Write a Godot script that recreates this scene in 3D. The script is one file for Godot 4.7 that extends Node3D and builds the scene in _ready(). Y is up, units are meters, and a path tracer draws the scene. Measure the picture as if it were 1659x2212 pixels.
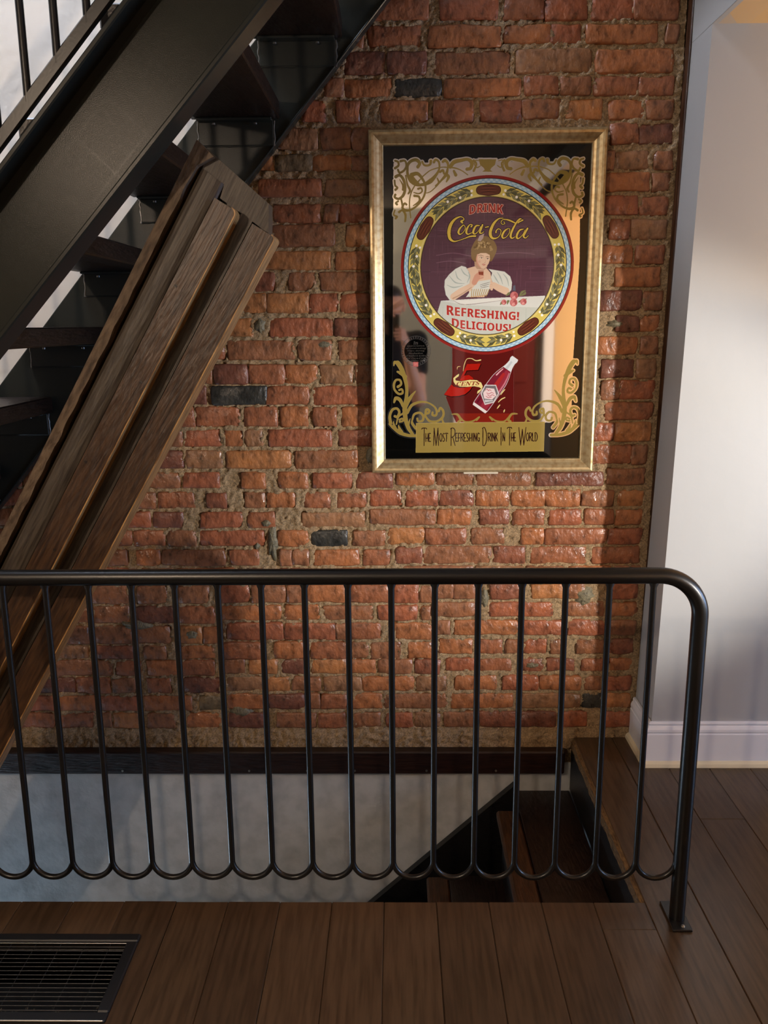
extends Node3D
# A brick-walled stair hall: everything is measured in metres, y up, brick face at z = 0, floor at y = 0.

var rng := RandomNumberGenerator.new()
var mats := {}
var taken := {}

# ---------------------------------------------------------------- materials
func noise_tex(freq: float, seed_: int, ramp: Array, size := 512, octaves := 4, bump := 0.0, kind := FastNoiseLite.TYPE_SIMPLEX_SMOOTH) -> NoiseTexture2D:
	var n := FastNoiseLite.new()
	n.noise_type = kind
	n.frequency = freq
	n.seed = seed_
	n.fractal_octaves = octaves
	var t := NoiseTexture2D.new()
	t.width = size
	t.height = size
	t.seamless = true
	t.noise = n
	if bump > 0.0:
		t.as_normal_map = true
		t.bump_strength = bump
	elif ramp.size() > 0:
		var g := Gradient.new()
		var offs := PackedFloat32Array()
		var cols := PackedColorArray()
		for i in ramp.size():
			offs.append(ramp[i][0])
			cols.append(ramp[i][1])
		g.offsets = offs
		g.colors = cols
		t.color_ramp = g
	return t

func grey(v: float) -> Color:
	return Color(v, v, v)

func mat(called: String, c: Color, rough := 0.6, metal := 0.0, spec := 0.5) -> StandardMaterial3D:
	var m := StandardMaterial3D.new()
	m.resource_name = called
	m.albedo_color = c
	m.roughness = rough
	m.metallic = metal
	m.metallic_specular = spec
	mats[called] = m
	return m

func tri(m: StandardMaterial3D, scale_: Vector3, albedo: Texture2D, normal: Texture2D = null, strength := 1.0, world := false) -> StandardMaterial3D:
	m.uv1_triplanar = true
	m.uv1_world_triplanar = world
	m.uv1_scale = scale_
	m.uv1_triplanar_sharpness = 4.0
	if albedo:
		m.albedo_texture = albedo
	if normal:
		m.normal_enabled = true
		m.normal_texture = normal
		m.normal_scale = strength
	return m

func make_materials() -> void:
	var speck := noise_tex(0.02, 11, [[0.0, grey(0.55)], [0.3, grey(0.84)], [0.6, grey(0.96)], [1.0, Color(1, 0.97, 0.9)]], 512, 5)
	var rubbed := noise_tex(0.018, 5, [[0.0, grey(0.35)], [0.3, grey(0.7)], [0.55, grey(0.95)], [1.0, grey(1)]], 512, 4)
	var rough_n := noise_tex(0.03, 21, [], 512, 5, 6.0)
	var sand_n := noise_tex(0.09, 23, [], 512, 4, 7.0)
	var fine_n := noise_tex(0.02, 31, [], 512, 4, 2.0)
	var grain := noise_tex(0.02, 41, [[0.0, Color(0.5, 0.45, 0.41)], [0.35, Color(0.76, 0.72, 0.69)], [0.52, Color(0.86, 0.84, 0.82)], [0.7, Color(0.97, 0.96, 0.95)], [1.0, Color(1, 0.96, 0.9)]], 512, 5)
	var grain_n := noise_tex(0.025, 43, [], 512, 4, 3.0)
	var plank := noise_tex(0.016, 47, [[0.0, Color(0.7, 0.67, 0.64)], [0.4, Color(0.86, 0.85, 0.84)], [0.65, Color(0.96, 0.95, 0.94)], [1.0, Color(1, 0.98, 0.95)]], 512, 6)
	# brick tones, darker and paler firings of the same clay
	var tones := [Color(0.596, 0.374, 0.261), Color(0.651, 0.414, 0.266), Color(0.541, 0.333, 0.249), Color(0.685, 0.460, 0.289), Color(0.574, 0.384, 0.272), Color(0.618, 0.369, 0.261), Color(0.586, 0.425, 0.307), Color(0.47, 0.295, 0.235), Color(0.223, 0.222, 0.208), Color(0.442, 0.379, 0.289)]
	for i in tones.size():
		var b := tri(mat("brick_%d" % i, tones[i], 0.4, 0.0, 0.5), Vector3(2.6, 1.8, 2.6), speck, rough_n, 0.6, true)
		b.roughness_texture = rubbed
		b.roughness_texture_channel = BaseMaterial3D.TEXTURE_CHANNEL_RED
		b.roughness = 0.44
	tri(mat("mortar", Color(0.69, 0.58, 0.43), 0.45, 0.0, 0.5), Vector3(7, 7, 7), noise_tex(0.03, 15, [[0.0, grey(0.62)], [0.4, grey(0.85)], [0.7, grey(0.97)], [1.0, grey(1)]], 512, 5), sand_n, 1.3, true)
	tri(mat("patch", Color(0.46, 0.43, 0.34), 0.6), Vector3(7, 5, 7), speck, rough_n, 1.2, true)
	tri(mat("plaster_white", Color(0.87, 0.85, 0.82), 0.75), Vector3(1.3, 1.3, 1.3), null, fine_n, 0.35, true)
	tri(mat("plaster_grey", Color(0.735, 0.74, 0.735), 0.55), Vector3(1.6, 1.6, 1.6), noise_tex(0.012, 77, [[0.0, grey(0.86)], [0.6, grey(0.97)], [1.0, grey(1)]], 512, 5), rough_n, 0.1, true)
	mat("wall_paint", Color(0.645, 0.648, 0.645), 0.55)
	tri(mats["wall_paint"], Vector3(1.5, 1.5, 1.5), null, fine_n, 0.12, true)
	mat("beige_paint", Color(0.80, 0.66, 0.46), 0.6)
	mat("dark_paint", Color(0.41, 0.42, 0.395), 0.6)
	mat("ceiling_paint", Color(0.84, 0.82, 0.79), 0.8)
	mat("gloss_white", Color(0.86, 0.86, 0.87), 0.28)
	mat("cream_caulk", Color(0.84, 0.79, 0.66), 0.4)
	mat("red_door", Color(0.36, 0.05, 0.035), 0.35)
	mat("black_metal", Color(0.055, 0.055, 0.054), 0.33, 0.0, 0.5)
	tri(mats["black_metal"], Vector3(9, 9, 9), null, fine_n, 0.15, false)
	var st := tri(mat("stair_steel", Color(0.158, 0.166, 0.152), 0.24, 0.0, 0.24), Vector3(9, 9, 9), null, sand_n, 0.09, false)
	st.uv1_triplanar_sharpness = 2.0
	mat("weld", Color(0.33, 0.33, 0.32), 0.22, 0.3, 0.7)
	for i in 4:
		var c: Color = [Color(0.315, 0.243, 0.172), Color(0.29, 0.222, 0.158), Color(0.335, 0.258, 0.185), Color(0.30, 0.23, 0.165)][i]
		var f := tri(mat("floor_%d" % i, c, 0.30, 0.0, 0.5), Vector3(7, 7, 0.5), plank, grain_n, 0.1, false)
		f.uv1_offset = Vector3(0.13 * i, 0.4, 0.3 * i)
	tri(mat("floor_edge", Color(0.47, 0.37, 0.23), 0.5), Vector3(14, 14, 3), grain, rough_n, 1.0, true)
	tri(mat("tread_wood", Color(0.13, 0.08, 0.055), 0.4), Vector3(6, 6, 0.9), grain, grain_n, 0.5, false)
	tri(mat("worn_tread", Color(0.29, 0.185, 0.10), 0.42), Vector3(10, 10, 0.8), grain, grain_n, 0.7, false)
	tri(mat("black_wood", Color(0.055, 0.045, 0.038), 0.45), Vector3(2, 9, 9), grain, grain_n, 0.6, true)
	tri(mat("beam_wood", Color(0.15, 0.075, 0.05), 0.38), Vector3(0.7, 9, 9), grain, grain_n, 0.7, true)
	tri(mat("corner_wood", Color(0.29, 0.18, 0.11), 0.35), Vector3(9, 0.7, 9), grain, grain_n, 0.4, true)
	tri(mat("rail_wood", Color(0.295, 0.20, 0.11), 0.42), Vector3(9, 0.8, 9), grain, grain_n, 0.5, false)
	tri(mat("rail_edge", Color(0.78, 0.62, 0.40), 0.45), Vector3(9, 0.9, 9), grain, grain_n, 0.4, false)  # pale grain plus the side highlight of the rails, put into the colour
	tri(mat("grey_wood", Color(0.31, 0.28, 0.24), 0.5), Vector3(11, 0.6, 11), grain, grain_n, 0.6, false)
	tri(mat("sawn_wood", Color(0.43, 0.37, 0.30), 0.65), Vector3(6, 1.4, 6), grain, rough_n, 0.5, false)
	var g := mat("gold_leaf", Color(0.75, 0.69, 0.55), 0.36, 0.7, 0.5)
	tri(g, Vector3(3, 3, 3), noise_tex(0.03, 91, [[0.0, Color(0.78, 0.7, 0.6)], [0.45, Color(0.93, 0.9, 0.86)], [1.0, Color(1, 1, 1)]], 512, 5), fine_n, 0.12, true)
	mat("frame_dark", Color(0.07, 0.055, 0.04), 0.4)
	mat("steel_bright", Color(0.66, 0.64, 0.60), 0.3, 0.9)
	mat("vent_wire", Color(0.25, 0.245, 0.235), 0.35, 0.7)
	mat("vent_black", Color(0.035, 0.035, 0.035), 0.5)
	mat("dust", Color(0.34, 0.31, 0.26), 0.9)
	mat("lint", Color(0.74, 0.70, 0.62), 0.9)
	mat("skin", Color(0.86, 0.65, 0.53), 0.55)
	mat("dark_cloth", Color(0.045, 0.045, 0.05), 0.9)
	mat("trouser_cloth", Color(0.08, 0.09, 0.12), 0.9)
	mat("hair", Color(0.09, 0.06, 0.04), 0.6)
	mat("phone_black", Color(0.02, 0.02, 0.022), 0.2)
	mat("lens_glass", Color(0.01, 0.01, 0.02), 0.05)
	mat("brass", Color(0.80, 0.62, 0.30), 0.25, 0.9)

func lamp_mat(called: String, c: Color, e: float) -> StandardMaterial3D:
	var m := mat(called, Color(0.9, 0.88, 0.82), 0.5)
	m.emission_enabled = true
	m.emission = c
	m.emission_energy_multiplier = e
	return m

# ---------------------------------------------------------------- scene tree helpers
func numbered(called: String) -> String:
	if not taken.has(called):
		taken[called] = 0
		return called
	taken[called] += 1
	return "%s_%03d" % [called, taken[called]]

func thing(called: String, label: String, category: String, at := Vector3.ZERO, group := "") -> Node3D:
	var o := Node3D.new()
	o.name = numbered(called)
	add_child(o, true)
	o.position = at
	tag(o, label, category, group)
	return o

func tag(o: Node, label: String, category: String, group := "") -> Node:
	o.set_meta("label", label)
	o.set_meta("category", category)
	if group != "":
		o.set_meta("group", group)
	return o

func structure(called: String, label: String, category: String) -> Node3D:
	var o := thing(called, label, category)
	o.set_meta("kind", "structure")
	return o

func part(called: String, mesh: Mesh, m: Material, parent: Node) -> MeshInstance3D:
	var o := MeshInstance3D.new()
	var n := 0
	var nm := called
	while parent.has_node(NodePath(nm)):
		n += 1
		nm = "%s_%03d" % [called, n]
	o.name = nm
	o.mesh = mesh
	o.material_override = m
	parent.add_child(o, true)
	return o

# fast variant for many repeats under one parent
var counts := {}
func piece(called: String, mesh: Mesh, m: Material, parent: Node) -> MeshInstance3D:
	var key := str(parent.get_instance_id()) + called
	var n: int = counts.get(key, 0)
	counts[key] = n + 1
	var o := MeshInstance3D.new()
	o.name = called if n == 0 else "%s_%03d" % [called, n]
	o.mesh = mesh
	o.material_override = m
	parent.add_child(o, true)
	return o

# ---------------------------------------------------------------- mesh helpers
func start() -> SurfaceTool:
	var st := SurfaceTool.new()
	st.begin(Mesh.PRIMITIVE_TRIANGLES)
	return st

func tri3(st: SurfaceTool, a: Vector3, b: Vector3, c: Vector3, out: Vector3) -> void:
	var n := (b - a).cross(c - a)
	if n.length_squared() < 1e-18:
		return
	n = n.normalized()
	if n.dot(out) > 0.0:      # counter-clockwise seen from outside: turn it round
		var t := b
		b = c
		c = t
	else:
		n = -n
	st.set_normal(n)
	st.add_vertex(a)
	st.set_normal(n)
	st.add_vertex(b)
	st.set_normal(n)
	st.add_vertex(c)

func quad(st: SurfaceTool, a: Vector3, b: Vector3, c: Vector3, d: Vector3, out: Vector3) -> void:
	tri3(st, a, b, c, out)
	tri3(st, a, c, d, out)

func vert(st: SurfaceTool, p: Vector3, n: Vector3) -> void:
	st.set_normal(n)
	st.add_vertex(p)

func smooth_tri(st: SurfaceTool, a: Vector3, b: Vector3, c: Vector3, na: Vector3, nb: Vector3, nc: Vector3) -> void:
	if (b - a).cross(c - a).dot(na + nb + nc) > 0.0:
		vert(st, a, na)
		vert(st, c, nc)
		vert(st, b, nb)
	else:
		vert(st, a, na)
		vert(st, b, nb)
		vert(st, c, nc)

# a box with chamfered edges, optionally placed by a transform
func box(st: SurfaceTool, lo: Vector3, hi: Vector3, ch := 0.002, xf := Transform3D()) -> void:
	var s := hi - lo
	ch = minf(ch, minf(s.x, minf(s.y, s.z)) * 0.45)
	var mid := xf * ((lo + hi) * 0.5)
	var P := func(sx: int, sy: int, sz: int, axis: int) -> Vector3:
		var p := Vector3(hi.x if sx > 0 else lo.x, hi.y if sy > 0 else lo.y, hi.z if sz > 0 else lo.z)
		var d := Vector3(sx, sy, sz) * ch
		d[axis] = 0.0
		return xf * (p - d)
	for axis in 3:
		var u := (axis + 1) % 3
		var v := (axis + 2) % 3
		for s1 in [-1, 1]:
			var q := []
			for c in [[-1, -1], [1, -1], [1, 1], [-1, 1]]:
				var k := [0, 0, 0]
				k[axis] = s1
				k[u] = c[0]
				k[v] = c[1]
				q.append(P.call(k[0], k[1], k[2], axis))
			quad(st, q[0], q[1], q[2], q[3], (q[0] + q[2]) * 0.5 - mid)
	for axis in 3:            # the twelve chamfers
		var u := (axis + 1) % 3
		var v := (axis + 2) % 3
		for s1 in [-1, 1]:
			for s2 in [-1, 1]:
				var q := []
				for e in [[-1, u], [1, u], [1, v], [-1, v]]:
					var k := [0, 0, 0]
					k[axis] = e[0]
					k[u] = s1
					k[v] = s2
					q.append(P.call(k[0], k[1], k[2], e[1]))
				quad(st, q[0], q[1], q[2], q[3], (q[0] + q[2]) * 0.5 - mid)
	for sx in [-1, 1]:
		for sy in [-1, 1]:
			for sz in [-1, 1]:
				var a: Vector3 = P.call(sx, sy, sz, 0)
				tri3(st, a, P.call(sx, sy, sz, 1), P.call(sx, sy, sz, 2), a - mid)

func box_mesh(lo: Vector3, hi: Vector3, ch := 0.002) -> ArrayMesh:
	var st := start()
	box(st, lo, hi, ch)
	return st.commit()

# round tube along a path
func tube(st: SurfaceTool, path: PackedVector3Array, radius, sides := 12, caps := true) -> void:
	var n := path.size()
	var rings := []
	var t0 := (path[1] - path[0]).normalized()
	var up := Vector3.UP if absf(t0.y) < 0.9 else Vector3.RIGHT
	var u := t0.cross(up).normalized()
	for i in n:
		var t: Vector3
		if i == 0:
			t = t0
		elif i == n - 1:
			t = (path[i] - path[i - 1]).normalized()
		else:
			t = ((path[i] - path[i - 1]).normalized() + (path[i + 1] - path[i]).normalized()).normalized()
		u = (u - t * u.dot(t)).normalized()
		var v := t.cross(u)
		var r: float = radius[i] if radius is Array or radius is PackedFloat32Array else radius
		var ring := []
		for k in sides:
			var a := TAU * k / sides
			var d := u * cos(a) + v * sin(a)
			ring.append([path[i] + d * r, d])
		rings.append(ring)
	for i in n - 1:
		for k in sides:
			var k2 := (k + 1) % sides
			var a = rings[i][k]
			var b = rings[i][k2]
			var c = rings[i + 1][k2]
			var d = rings[i + 1][k]
			smooth_tri(st, a[0], b[0], c[0], a[1], b[1], c[1])
			smooth_tri(st, a[0], c[0], d[0], a[1], c[1], d[1])
	if caps:
		for e in [0, n - 1]:
			var out := (path[0] - path[1]) if e == 0 else (path[n - 1] - path[n - 2])
			for k in range(1, sides - 1):
				tri3(st, rings[e][0][0], rings[e][k][0], rings[e][k + 1][0], out)

func rod(a: Vector3, b: Vector3, r: float, sides := 12) -> ArrayMesh:
	var st := start()
	tube(st, PackedVector3Array([a, b]), r, sides)
	return st.commit()

# a flat outline (in xy of xf) pulled from z0 to z1
func prism(st: SurfaceTool, pts: PackedVector2Array, z0: float, z1: float, xf := Transform3D()) -> void:
	var idx := Geometry2D.triangulate_polygon(pts)
	var fwd := xf.basis.z
	for i in range(0, idx.size(), 3):
		var a := pts[idx[i]]
		var b := pts[idx[i + 1]]
		var c := pts[idx[i + 2]]
		tri3(st, xf * Vector3(a.x, a.y, z1), xf * Vector3(b.x, b.y, z1), xf * Vector3(c.x, c.y, z1), fwd)
		tri3(st, xf * Vector3(a.x, a.y, z0), xf * Vector3(b.x, b.y, z0), xf * Vector3(c.x, c.y, z0), -fwd)
	var turn := -1.0 if Geometry2D.is_polygon_clockwise(pts) else 1.0
	for i in pts.size():
		var a := pts[i]
		var b := pts[(i + 1) % pts.size()]
		var o := Vector3(b.y - a.y, a.x - b.x, 0) * turn
		quad(st, xf * Vector3(a.x, a.y, z0), xf * Vector3(b.x, b.y, z0), xf * Vector3(b.x, b.y, z1), xf * Vector3(a.x, a.y, z1), xf.basis * o)

func prism_mesh(pts: Array, z0: float, z1: float) -> ArrayMesh:
	var st := start()
	prism(st, PackedVector2Array(pts), z0, z1)
	return st.commit()

# profile (u outwards, v up) carried from a to b; the outside looks along "out"
func moulding(st: SurfaceTool, prof: Array, a: Vector3, b: Vector3, out: Vector3, up := Vector3.UP, mitre_a := 0.0, mitre_b := 0.0) -> void:
	var along := (b - a).normalized()
	var n := prof.size()
	for i in n - 1:
		var p: Vector2 = prof[i]
		var q: Vector2 = prof[i + 1]
		var pa := a + out * p.x + up * p.y - along * p.x * mitre_a
		var qa := a + out * q.x + up * q.y - along * q.x * mitre_a
		var pb := b + out * p.x + up * p.y + along * p.x * mitre_b
		var qb := b + out * q.x + up * q.y + along * q.x * mitre_b
		var d := q - p
		quad(st, pa, qa, qb, pb, out * d.y * signf(1.0) - up * d.x)
	# ends
	for e in [[a, -along, mitre_a, -1.0], [b, along, mitre_b, 1.0]]:
		var c: Vector3 = e[0]
		for i in range(1, n - 1):
			var pts := []
			for k in [0, i, i + 1]:
				pts.append(c + out * prof[k].x + up * prof[k].y + along * prof[k].x * e[2] * e[3])
			tri3(st, pts[0], pts[1], pts[2], e[1])

func lathe(st: SurfaceTool, prof: Array, at: Vector3, sides := 24) -> void:
	for i in prof.size() - 1:
		for k in sides:
			var a0 := TAU * k / sides
			var a1 := TAU * (k + 1) / sides
			var p: Vector2 = prof[i]
			var q: Vector2 = prof[i + 1]
			var d := q - p
			var nn := Vector2(d.y, -d.x).normalized()
			var f := func(w: Vector2, a: float) -> Vector3: return at + Vector3(w.x * cos(a), w.y, w.x * sin(a))
			var g := func(a: float) -> Vector3: return Vector3(nn.x * cos(a), nn.y, nn.x * sin(a))
			smooth_tri(st, f.call(p, a0), f.call(p, a1), f.call(q, a1), g.call(a0), g.call(a1), g.call(a1))
			smooth_tri(st, f.call(p, a0), f.call(q, a1), f.call(q, a0), g.call(a0), g.call(a1), g.call(a0))

# ---------------------------------------------------------------- the scene
func _ready() -> void:
	rng.seed = 7
	var cam := Camera3D.new()
	cam.name = "camera"
	add_child(cam)
	cam.transform = Transform3D(Basis.from_euler(Vector3(-0.219, 0.0155, -0.0082), EULER_ORDER_YXZ), Vector3(0, 1.5, 2.8839))
	cam.fov = 62.43
	cam.near = 0.01
	cam.far = 60.0
	cam.current = true

	var env := Environment.new()
	env.background_mode = Environment.BG_COLOR
	env.background_color = Color(0.02, 0.025, 0.035)
	env.tonemap_mode = Environment.TONE_MAPPER_LINEAR
	env.tonemap_exposure = 0.92
	env.sdfgi_enabled = true
	env.ssao_enabled = true
	env.ssil_enabled = true
	var we := WorldEnvironment.new()
	we.name = "world_environment"
	we.environment = env
	add_child(we)

	make_materials()
	# lamps and daylight windows, all out of view; each lamp has its own fitting
	ceiling_globe(Vector3(-1.40, 2.27, 3.54), Color(1.0, 0.89, 0.78), 2.4, 0.028, "round glowing ceiling globe lamp over the stair hall")
	unseen_torchiere(Vector3(1.95, 0, 0.62), 1.38, Color(1.0, 0.85, 0.66), 1.5)
	unseen_wall_sconce(Vector3(-0.75, 1.85, 4.4), Color(1.0, 0.88, 0.76), 2.4)
	added_cellar_lamp(Vector3(-2.5, -1.3, 0.17), Color(0.80, 0.90, 1.0), 0.8)
	unseen_spot_lamp(Vector3(2.9, 1.25, 2.6), Vector3(0.45, 1.0, 0.0), Color(1.0, 0.975, 0.945), 16.5, 15.2, 0.75, "unseen spot lamp on a tall stand, placed to light the brick wall and picture")
	unseen_spot_lamp(Vector3(2.7, 1.3, 3.1), Vector3(1.75, 1.4, 4.4), Color(1.0, 0.86, 0.68), 6.0, 48.0, 0.6, "unseen spot lamp on a tall stand, placed to light the mirrored rear wall")
	unseen_roof_window(Vector3(-1.9, 4.93, 0.75), Vector2(0.9, 0.9), Color(0.88, 0.92, 1.0), 12.5)
	unseen_side_window(Vector3(4.47, 1.15, 1.5), Vector2(0.95, 1.25), Color(0.66, 0.80, 1.0), 10.0)

	room_shell()
	back_room()
	brick_wall()
	stair_well()
	floor_boards()
	pilaster()
	cellar_stairs()
	steel_stairs()
	board_assembly()
	guard_railing()
	picture()
	floor_grille()
	photographer()

# ---------------------------------------------------------------- lights
func ceiling_globe(at: Vector3, c: Color, e: float, soft: float, label: String) -> void:
	var o := thing("ceiling_lamp", label, "lamp", at)
	var st := start()
	var prof := []
	for i in 17:
		var a := -PI / 2 + PI * i / 16.0
		prof.append(Vector2(cos(a) * 0.075, sin(a) * 0.075))
	lathe(st, prof, Vector3.ZERO, 28)
	part("glass_globe", st.commit(), lamp_mat("lamp_glow_%d" % taken["ceiling_lamp"], c, 6.0), o)
	var top := (2.42 if at.x < 0.914 else 2.335) - at.y
	st = start()
	lathe(st, [Vector2(0.0, 0.06), Vector2(0.035, 0.062), Vector2(0.04, top - 0.03), Vector2(0.085, top - 0.018), Vector2(0.085, top), Vector2(0.0, top)], Vector3.ZERO, 28)
	part("canopy", st.commit(), mats["brass"], o)
	var l := OmniLight3D.new()
	l.name = "lamp_light"
	l.light_color = c
	l.light_energy = e
	l.light_size = soft
	l.omni_range = 12.0
	l.omni_attenuation = 2.0
	l.shadow_enabled = true
	o.add_child(l)

func unseen_torchiere(at: Vector3, h: float, c: Color, e: float) -> void:  # out of view; placed to light the soffit and the upper pier
	var o := thing("unseen_floor_lamp", "unseen floor lamp with an upturned bowl, placed to light the soffit and upper pier", "lamp", at)
	var st := start()
	lathe(st, [Vector2(0.0, 0.0), Vector2(0.14, 0.0), Vector2(0.14, 0.012), Vector2(0.02, 0.025), Vector2(0.011, 0.04), Vector2(0.011, h - 0.10), Vector2(0.05, h - 0.085), Vector2(0.12, h - 0.045), Vector2(0.165, h + 0.02)], Vector3.ZERO, 28)
	lathe(st, [Vector2(0.165, h + 0.02), Vector2(0.115, h - 0.04), Vector2(0.05, h - 0.075), Vector2(0.0, h - 0.08)], Vector3.ZERO, 28)
	part("stand", st.commit(), mats["phone_black"], o)
	st = start()
	lathe(st, [Vector2(0.0, h - 0.06), Vector2(0.045, h - 0.055), Vector2(0.05, h - 0.03), Vector2(0.03, h - 0.012), Vector2(0.0, h - 0.008)], Vector3.ZERO, 20)
	part("bulb", st.commit(), lamp_mat("unseen_floor_lamp_glow", c, 6.0), o)
	var l := SpotLight3D.new()
	l.name = "lamp_light"
	l.light_color = c
	l.light_energy = e
	l.light_size = 0.06
	l.spot_range = 12.0
	l.spot_attenuation = 2.0
	l.spot_angle = 84.0
	l.spot_angle_attenuation = 0.15
	l.shadow_enabled = true
	o.add_child(l)
	l.transform = Transform3D(Basis(Vector3.RIGHT, PI / 2), Vector3(0, h + 0.005, 0))

func unseen_wall_sconce(at: Vector3, c: Color, e: float) -> void:  # out of view; placed to brighten the ceiling and soften the floor
	var o := thing("unseen_wall_sconce", "unseen bowl sconce on the rear wall, placed to light the mirrored ceiling", "lamp", at)
	var st := start()
	lathe(st, [Vector2(0.0, -0.06), Vector2(0.05, -0.05), Vector2(0.09, -0.015), Vector2(0.105, 0.03)], Vector3(0, 0, -0.115), 24)
	lathe(st, [Vector2(0.105, 0.03), Vector2(0.085, -0.01), Vector2(0.045, -0.04), Vector2(0.0, -0.048)], Vector3(0, 0, -0.115), 24)
	part("bowl", st.commit(), mats["phone_black"], o)
	part("wall_plate", box_mesh(Vector3(-0.03, -0.06, -0.025), Vector3(0.03, 0.05, 0.0), 0.004), mats["phone_black"], o)
	st = start()
	lathe(st, [Vector2(0.0, -0.03), Vector2(0.03, -0.025), Vector2(0.035, -0.005), Vector2(0.0, 0.01)], Vector3(0, 0, -0.115), 20)
	part("bulb", st.commit(), lamp_mat("unseen_sconce_glow", c, 6.0), o)
	var l := SpotLight3D.new()
	l.name = "lamp_light"
	l.light_color = c
	l.light_energy = e
	l.light_size = 0.05
	l.spot_range = 12.0
	l.spot_attenuation = 2.0
	l.spot_angle = 80.0
	l.spot_angle_attenuation = 0.2
	l.shadow_enabled = true
	o.add_child(l)
	l.transform = Transform3D(Basis(Vector3.RIGHT, PI / 2), Vector3(0, 0.02, -0.115))

func added_cellar_lamp(at: Vector3, c: Color, e: float) -> void:  # added lamp, stands in for cool daylight reaching the stairwell from above
	var o := thing("added_cellar_lamp", "added cool lamp low in the cellar, brightening the lower left plaster", "lamp", Vector3(-3.0, at.y, at.z))
	var dx := at.x + 3.0
	part("lamp_arm", rod(Vector3(0, 0, 0), Vector3(dx - 0.05, 0, 0), 0.01), mats["phone_black"], o)
	var st := start()
	var prof := []
	for i in 13:
		var a := -PI / 2 + PI * i / 12.0
		prof.append(Vector2(cos(a) * 0.06, sin(a) * 0.06))
	lathe(st, prof, Vector3(dx, 0, 0), 20)
	part("bulb", st.commit(), lamp_mat("added_cellar_glow", c, 3.0), o)
	var l := OmniLight3D.new()
	l.name = "lamp_light"
	l.light_color = c
	l.light_energy = e
	l.light_size = 0.05
	l.omni_range = 8.0
	l.omni_attenuation = 2.0
	l.shadow_enabled = true
	o.add_child(l)
	l.position = Vector3(dx, 0, 0)

func unseen_spot_lamp(at: Vector3, aim: Vector3, c: Color, e: float, cone: float, soft: float, label: String) -> void:  # lamps out of view; place and cone chosen for the light on the walls
	var o := thing("unseen_spot_lamp", label, "lamp", Vector3(at.x, 0, at.z))
	var d := (aim - at).normalized()
	var head := Vector3(0, at.y, 0)
	var st := start()
	lathe(st, [Vector2(0.0, 0.0), Vector2(0.13, 0.0), Vector2(0.13, 0.012), Vector2(0.02, 0.022), Vector2(0.009, 0.035), Vector2(0.009, at.y - 0.05), Vector2(0.0, at.y - 0.045)], -d * 0.08 * Vector3(1, 0, 1), 24)
	part("stand", st.commit(), mats["phone_black"], o)
	st = start()
	tube(st, PackedVector3Array([head - d * 0.15, head - d * 0.14, head - d * 0.02, head + d * 0.03]), [0.025, 0.042, 0.06, 0.064], 24, false)
	tube(st, PackedVector3Array([head - d * 0.139, head - d * 0.15]), 0.03, 24)
	part("shade", st.commit(), mats["phone_black"], o)
	st = start()
	tube(st, PackedVector3Array([head - d * 0.012, head - d * 0.004]), 0.055, 24)
	part("lamp_face", st.commit(), lamp_mat("unseen_spot_glow_%d" % taken["unseen_spot_lamp"], c, 6.0), o)
	var l := SpotLight3D.new()
	l.name = "spot_light"
	l.light_color = c
	l.light_energy = e
	l.light_size = 0.05
	l.spot_range = 12.0
	l.spot_attenuation = 2.0
	l.spot_angle = cone
	l.spot_angle_attenuation = soft
	l.shadow_enabled = true
	o.add_child(l)
	l.transform = Transform3D(Basis.looking_at(d, Vector3.UP), head + d * 0.05)

func window_lamp(o: Node3D, xf: Transform3D, size: Vector2, c: Color, e: float) -> void:
	var l := AreaLight3D.new()
	l.name = "daylight"
	l.light_color = c
	l.light_energy = e
	l.area_size = size
	l.area_range = 14.0
	l.area_attenuation = 2.0
	l.shadow_enabled = true
	o.add_child(l)
	l.transform = xf

func unseen_roof_window(at: Vector3, size: Vector2, c: Color, e: float) -> void:  # out of view; placed for cool light on the upper wall and fascia
	var o := structure("window_2", "unseen roof window, placed to light the upper stairwell with cool daylight", "window")
	o.position = at
	var h := size * 0.5
	part("window_pane", box_mesh(Vector3(-h.x, 0.0, -h.y), Vector3(h.x, 0.01, h.y)), lamp_mat("unseen_roof_window_glow", c, 1.5), o)
	for s in [-1, 1]:
		part("window_frame", box_mesh(Vector3(-h.x - 0.06, -0.03, s * (h.y + 0.03) - 0.03), Vector3(h.x + 0.06, 0.02, s * (h.y + 0.03) + 0.03), 0.006), mats["gloss_white"], o)
		part("window_frame", box_mesh(Vector3(s * (h.x + 0.03) - 0.03, -0.03, -h.y), Vector3(s * (h.x + 0.03) + 0.03, 0.02, h.y), 0.006), mats["gloss_white"], o)
	window_lamp(o, Transform3D(Basis(Vector3.RIGHT, -PI / 2), Vector3(0, -0.05, 0)), size, c, e)

func unseen_side_window(at: Vector3, size: Vector2, c: Color, e: float) -> void:  # out of view; placed for cool light on the baseboard and right floor
	var o := structure("window_1", "unseen side window, placed to light the baseboard and floor with cool daylight", "window")
	o.position = at
	var h := size * 0.5
	part("window_pane", box_mesh(Vector3(0.0, -h.y, -h.x), Vector3(0.01, h.y, h.x)), lamp_mat("unseen_side_window_glow", c, 1.5), o)
	for s in [-1, 1]:
		part("window_frame", box_mesh(Vector3(-0.03, s * (h.y + 0.03) - 0.03, -h.x - 0.06), Vector3(0.02, s * (h.y + 0.03) + 0.03, h.x + 0.06), 0.006), mats["gloss_white"], o)
		part("window_frame", box_mesh(Vector3(-0.03, -h.y, s * (h.x + 0.03) - 0.03), Vector3(0.02, h.y, s * (h.x + 0.03) + 0.03), 0.006), mats["gloss_white"], o)
	window_lamp(o, Transform3D(Basis(Vector3.UP, PI / 2), Vector3(-0.05, 0, 0)), size, c, e)

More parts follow.
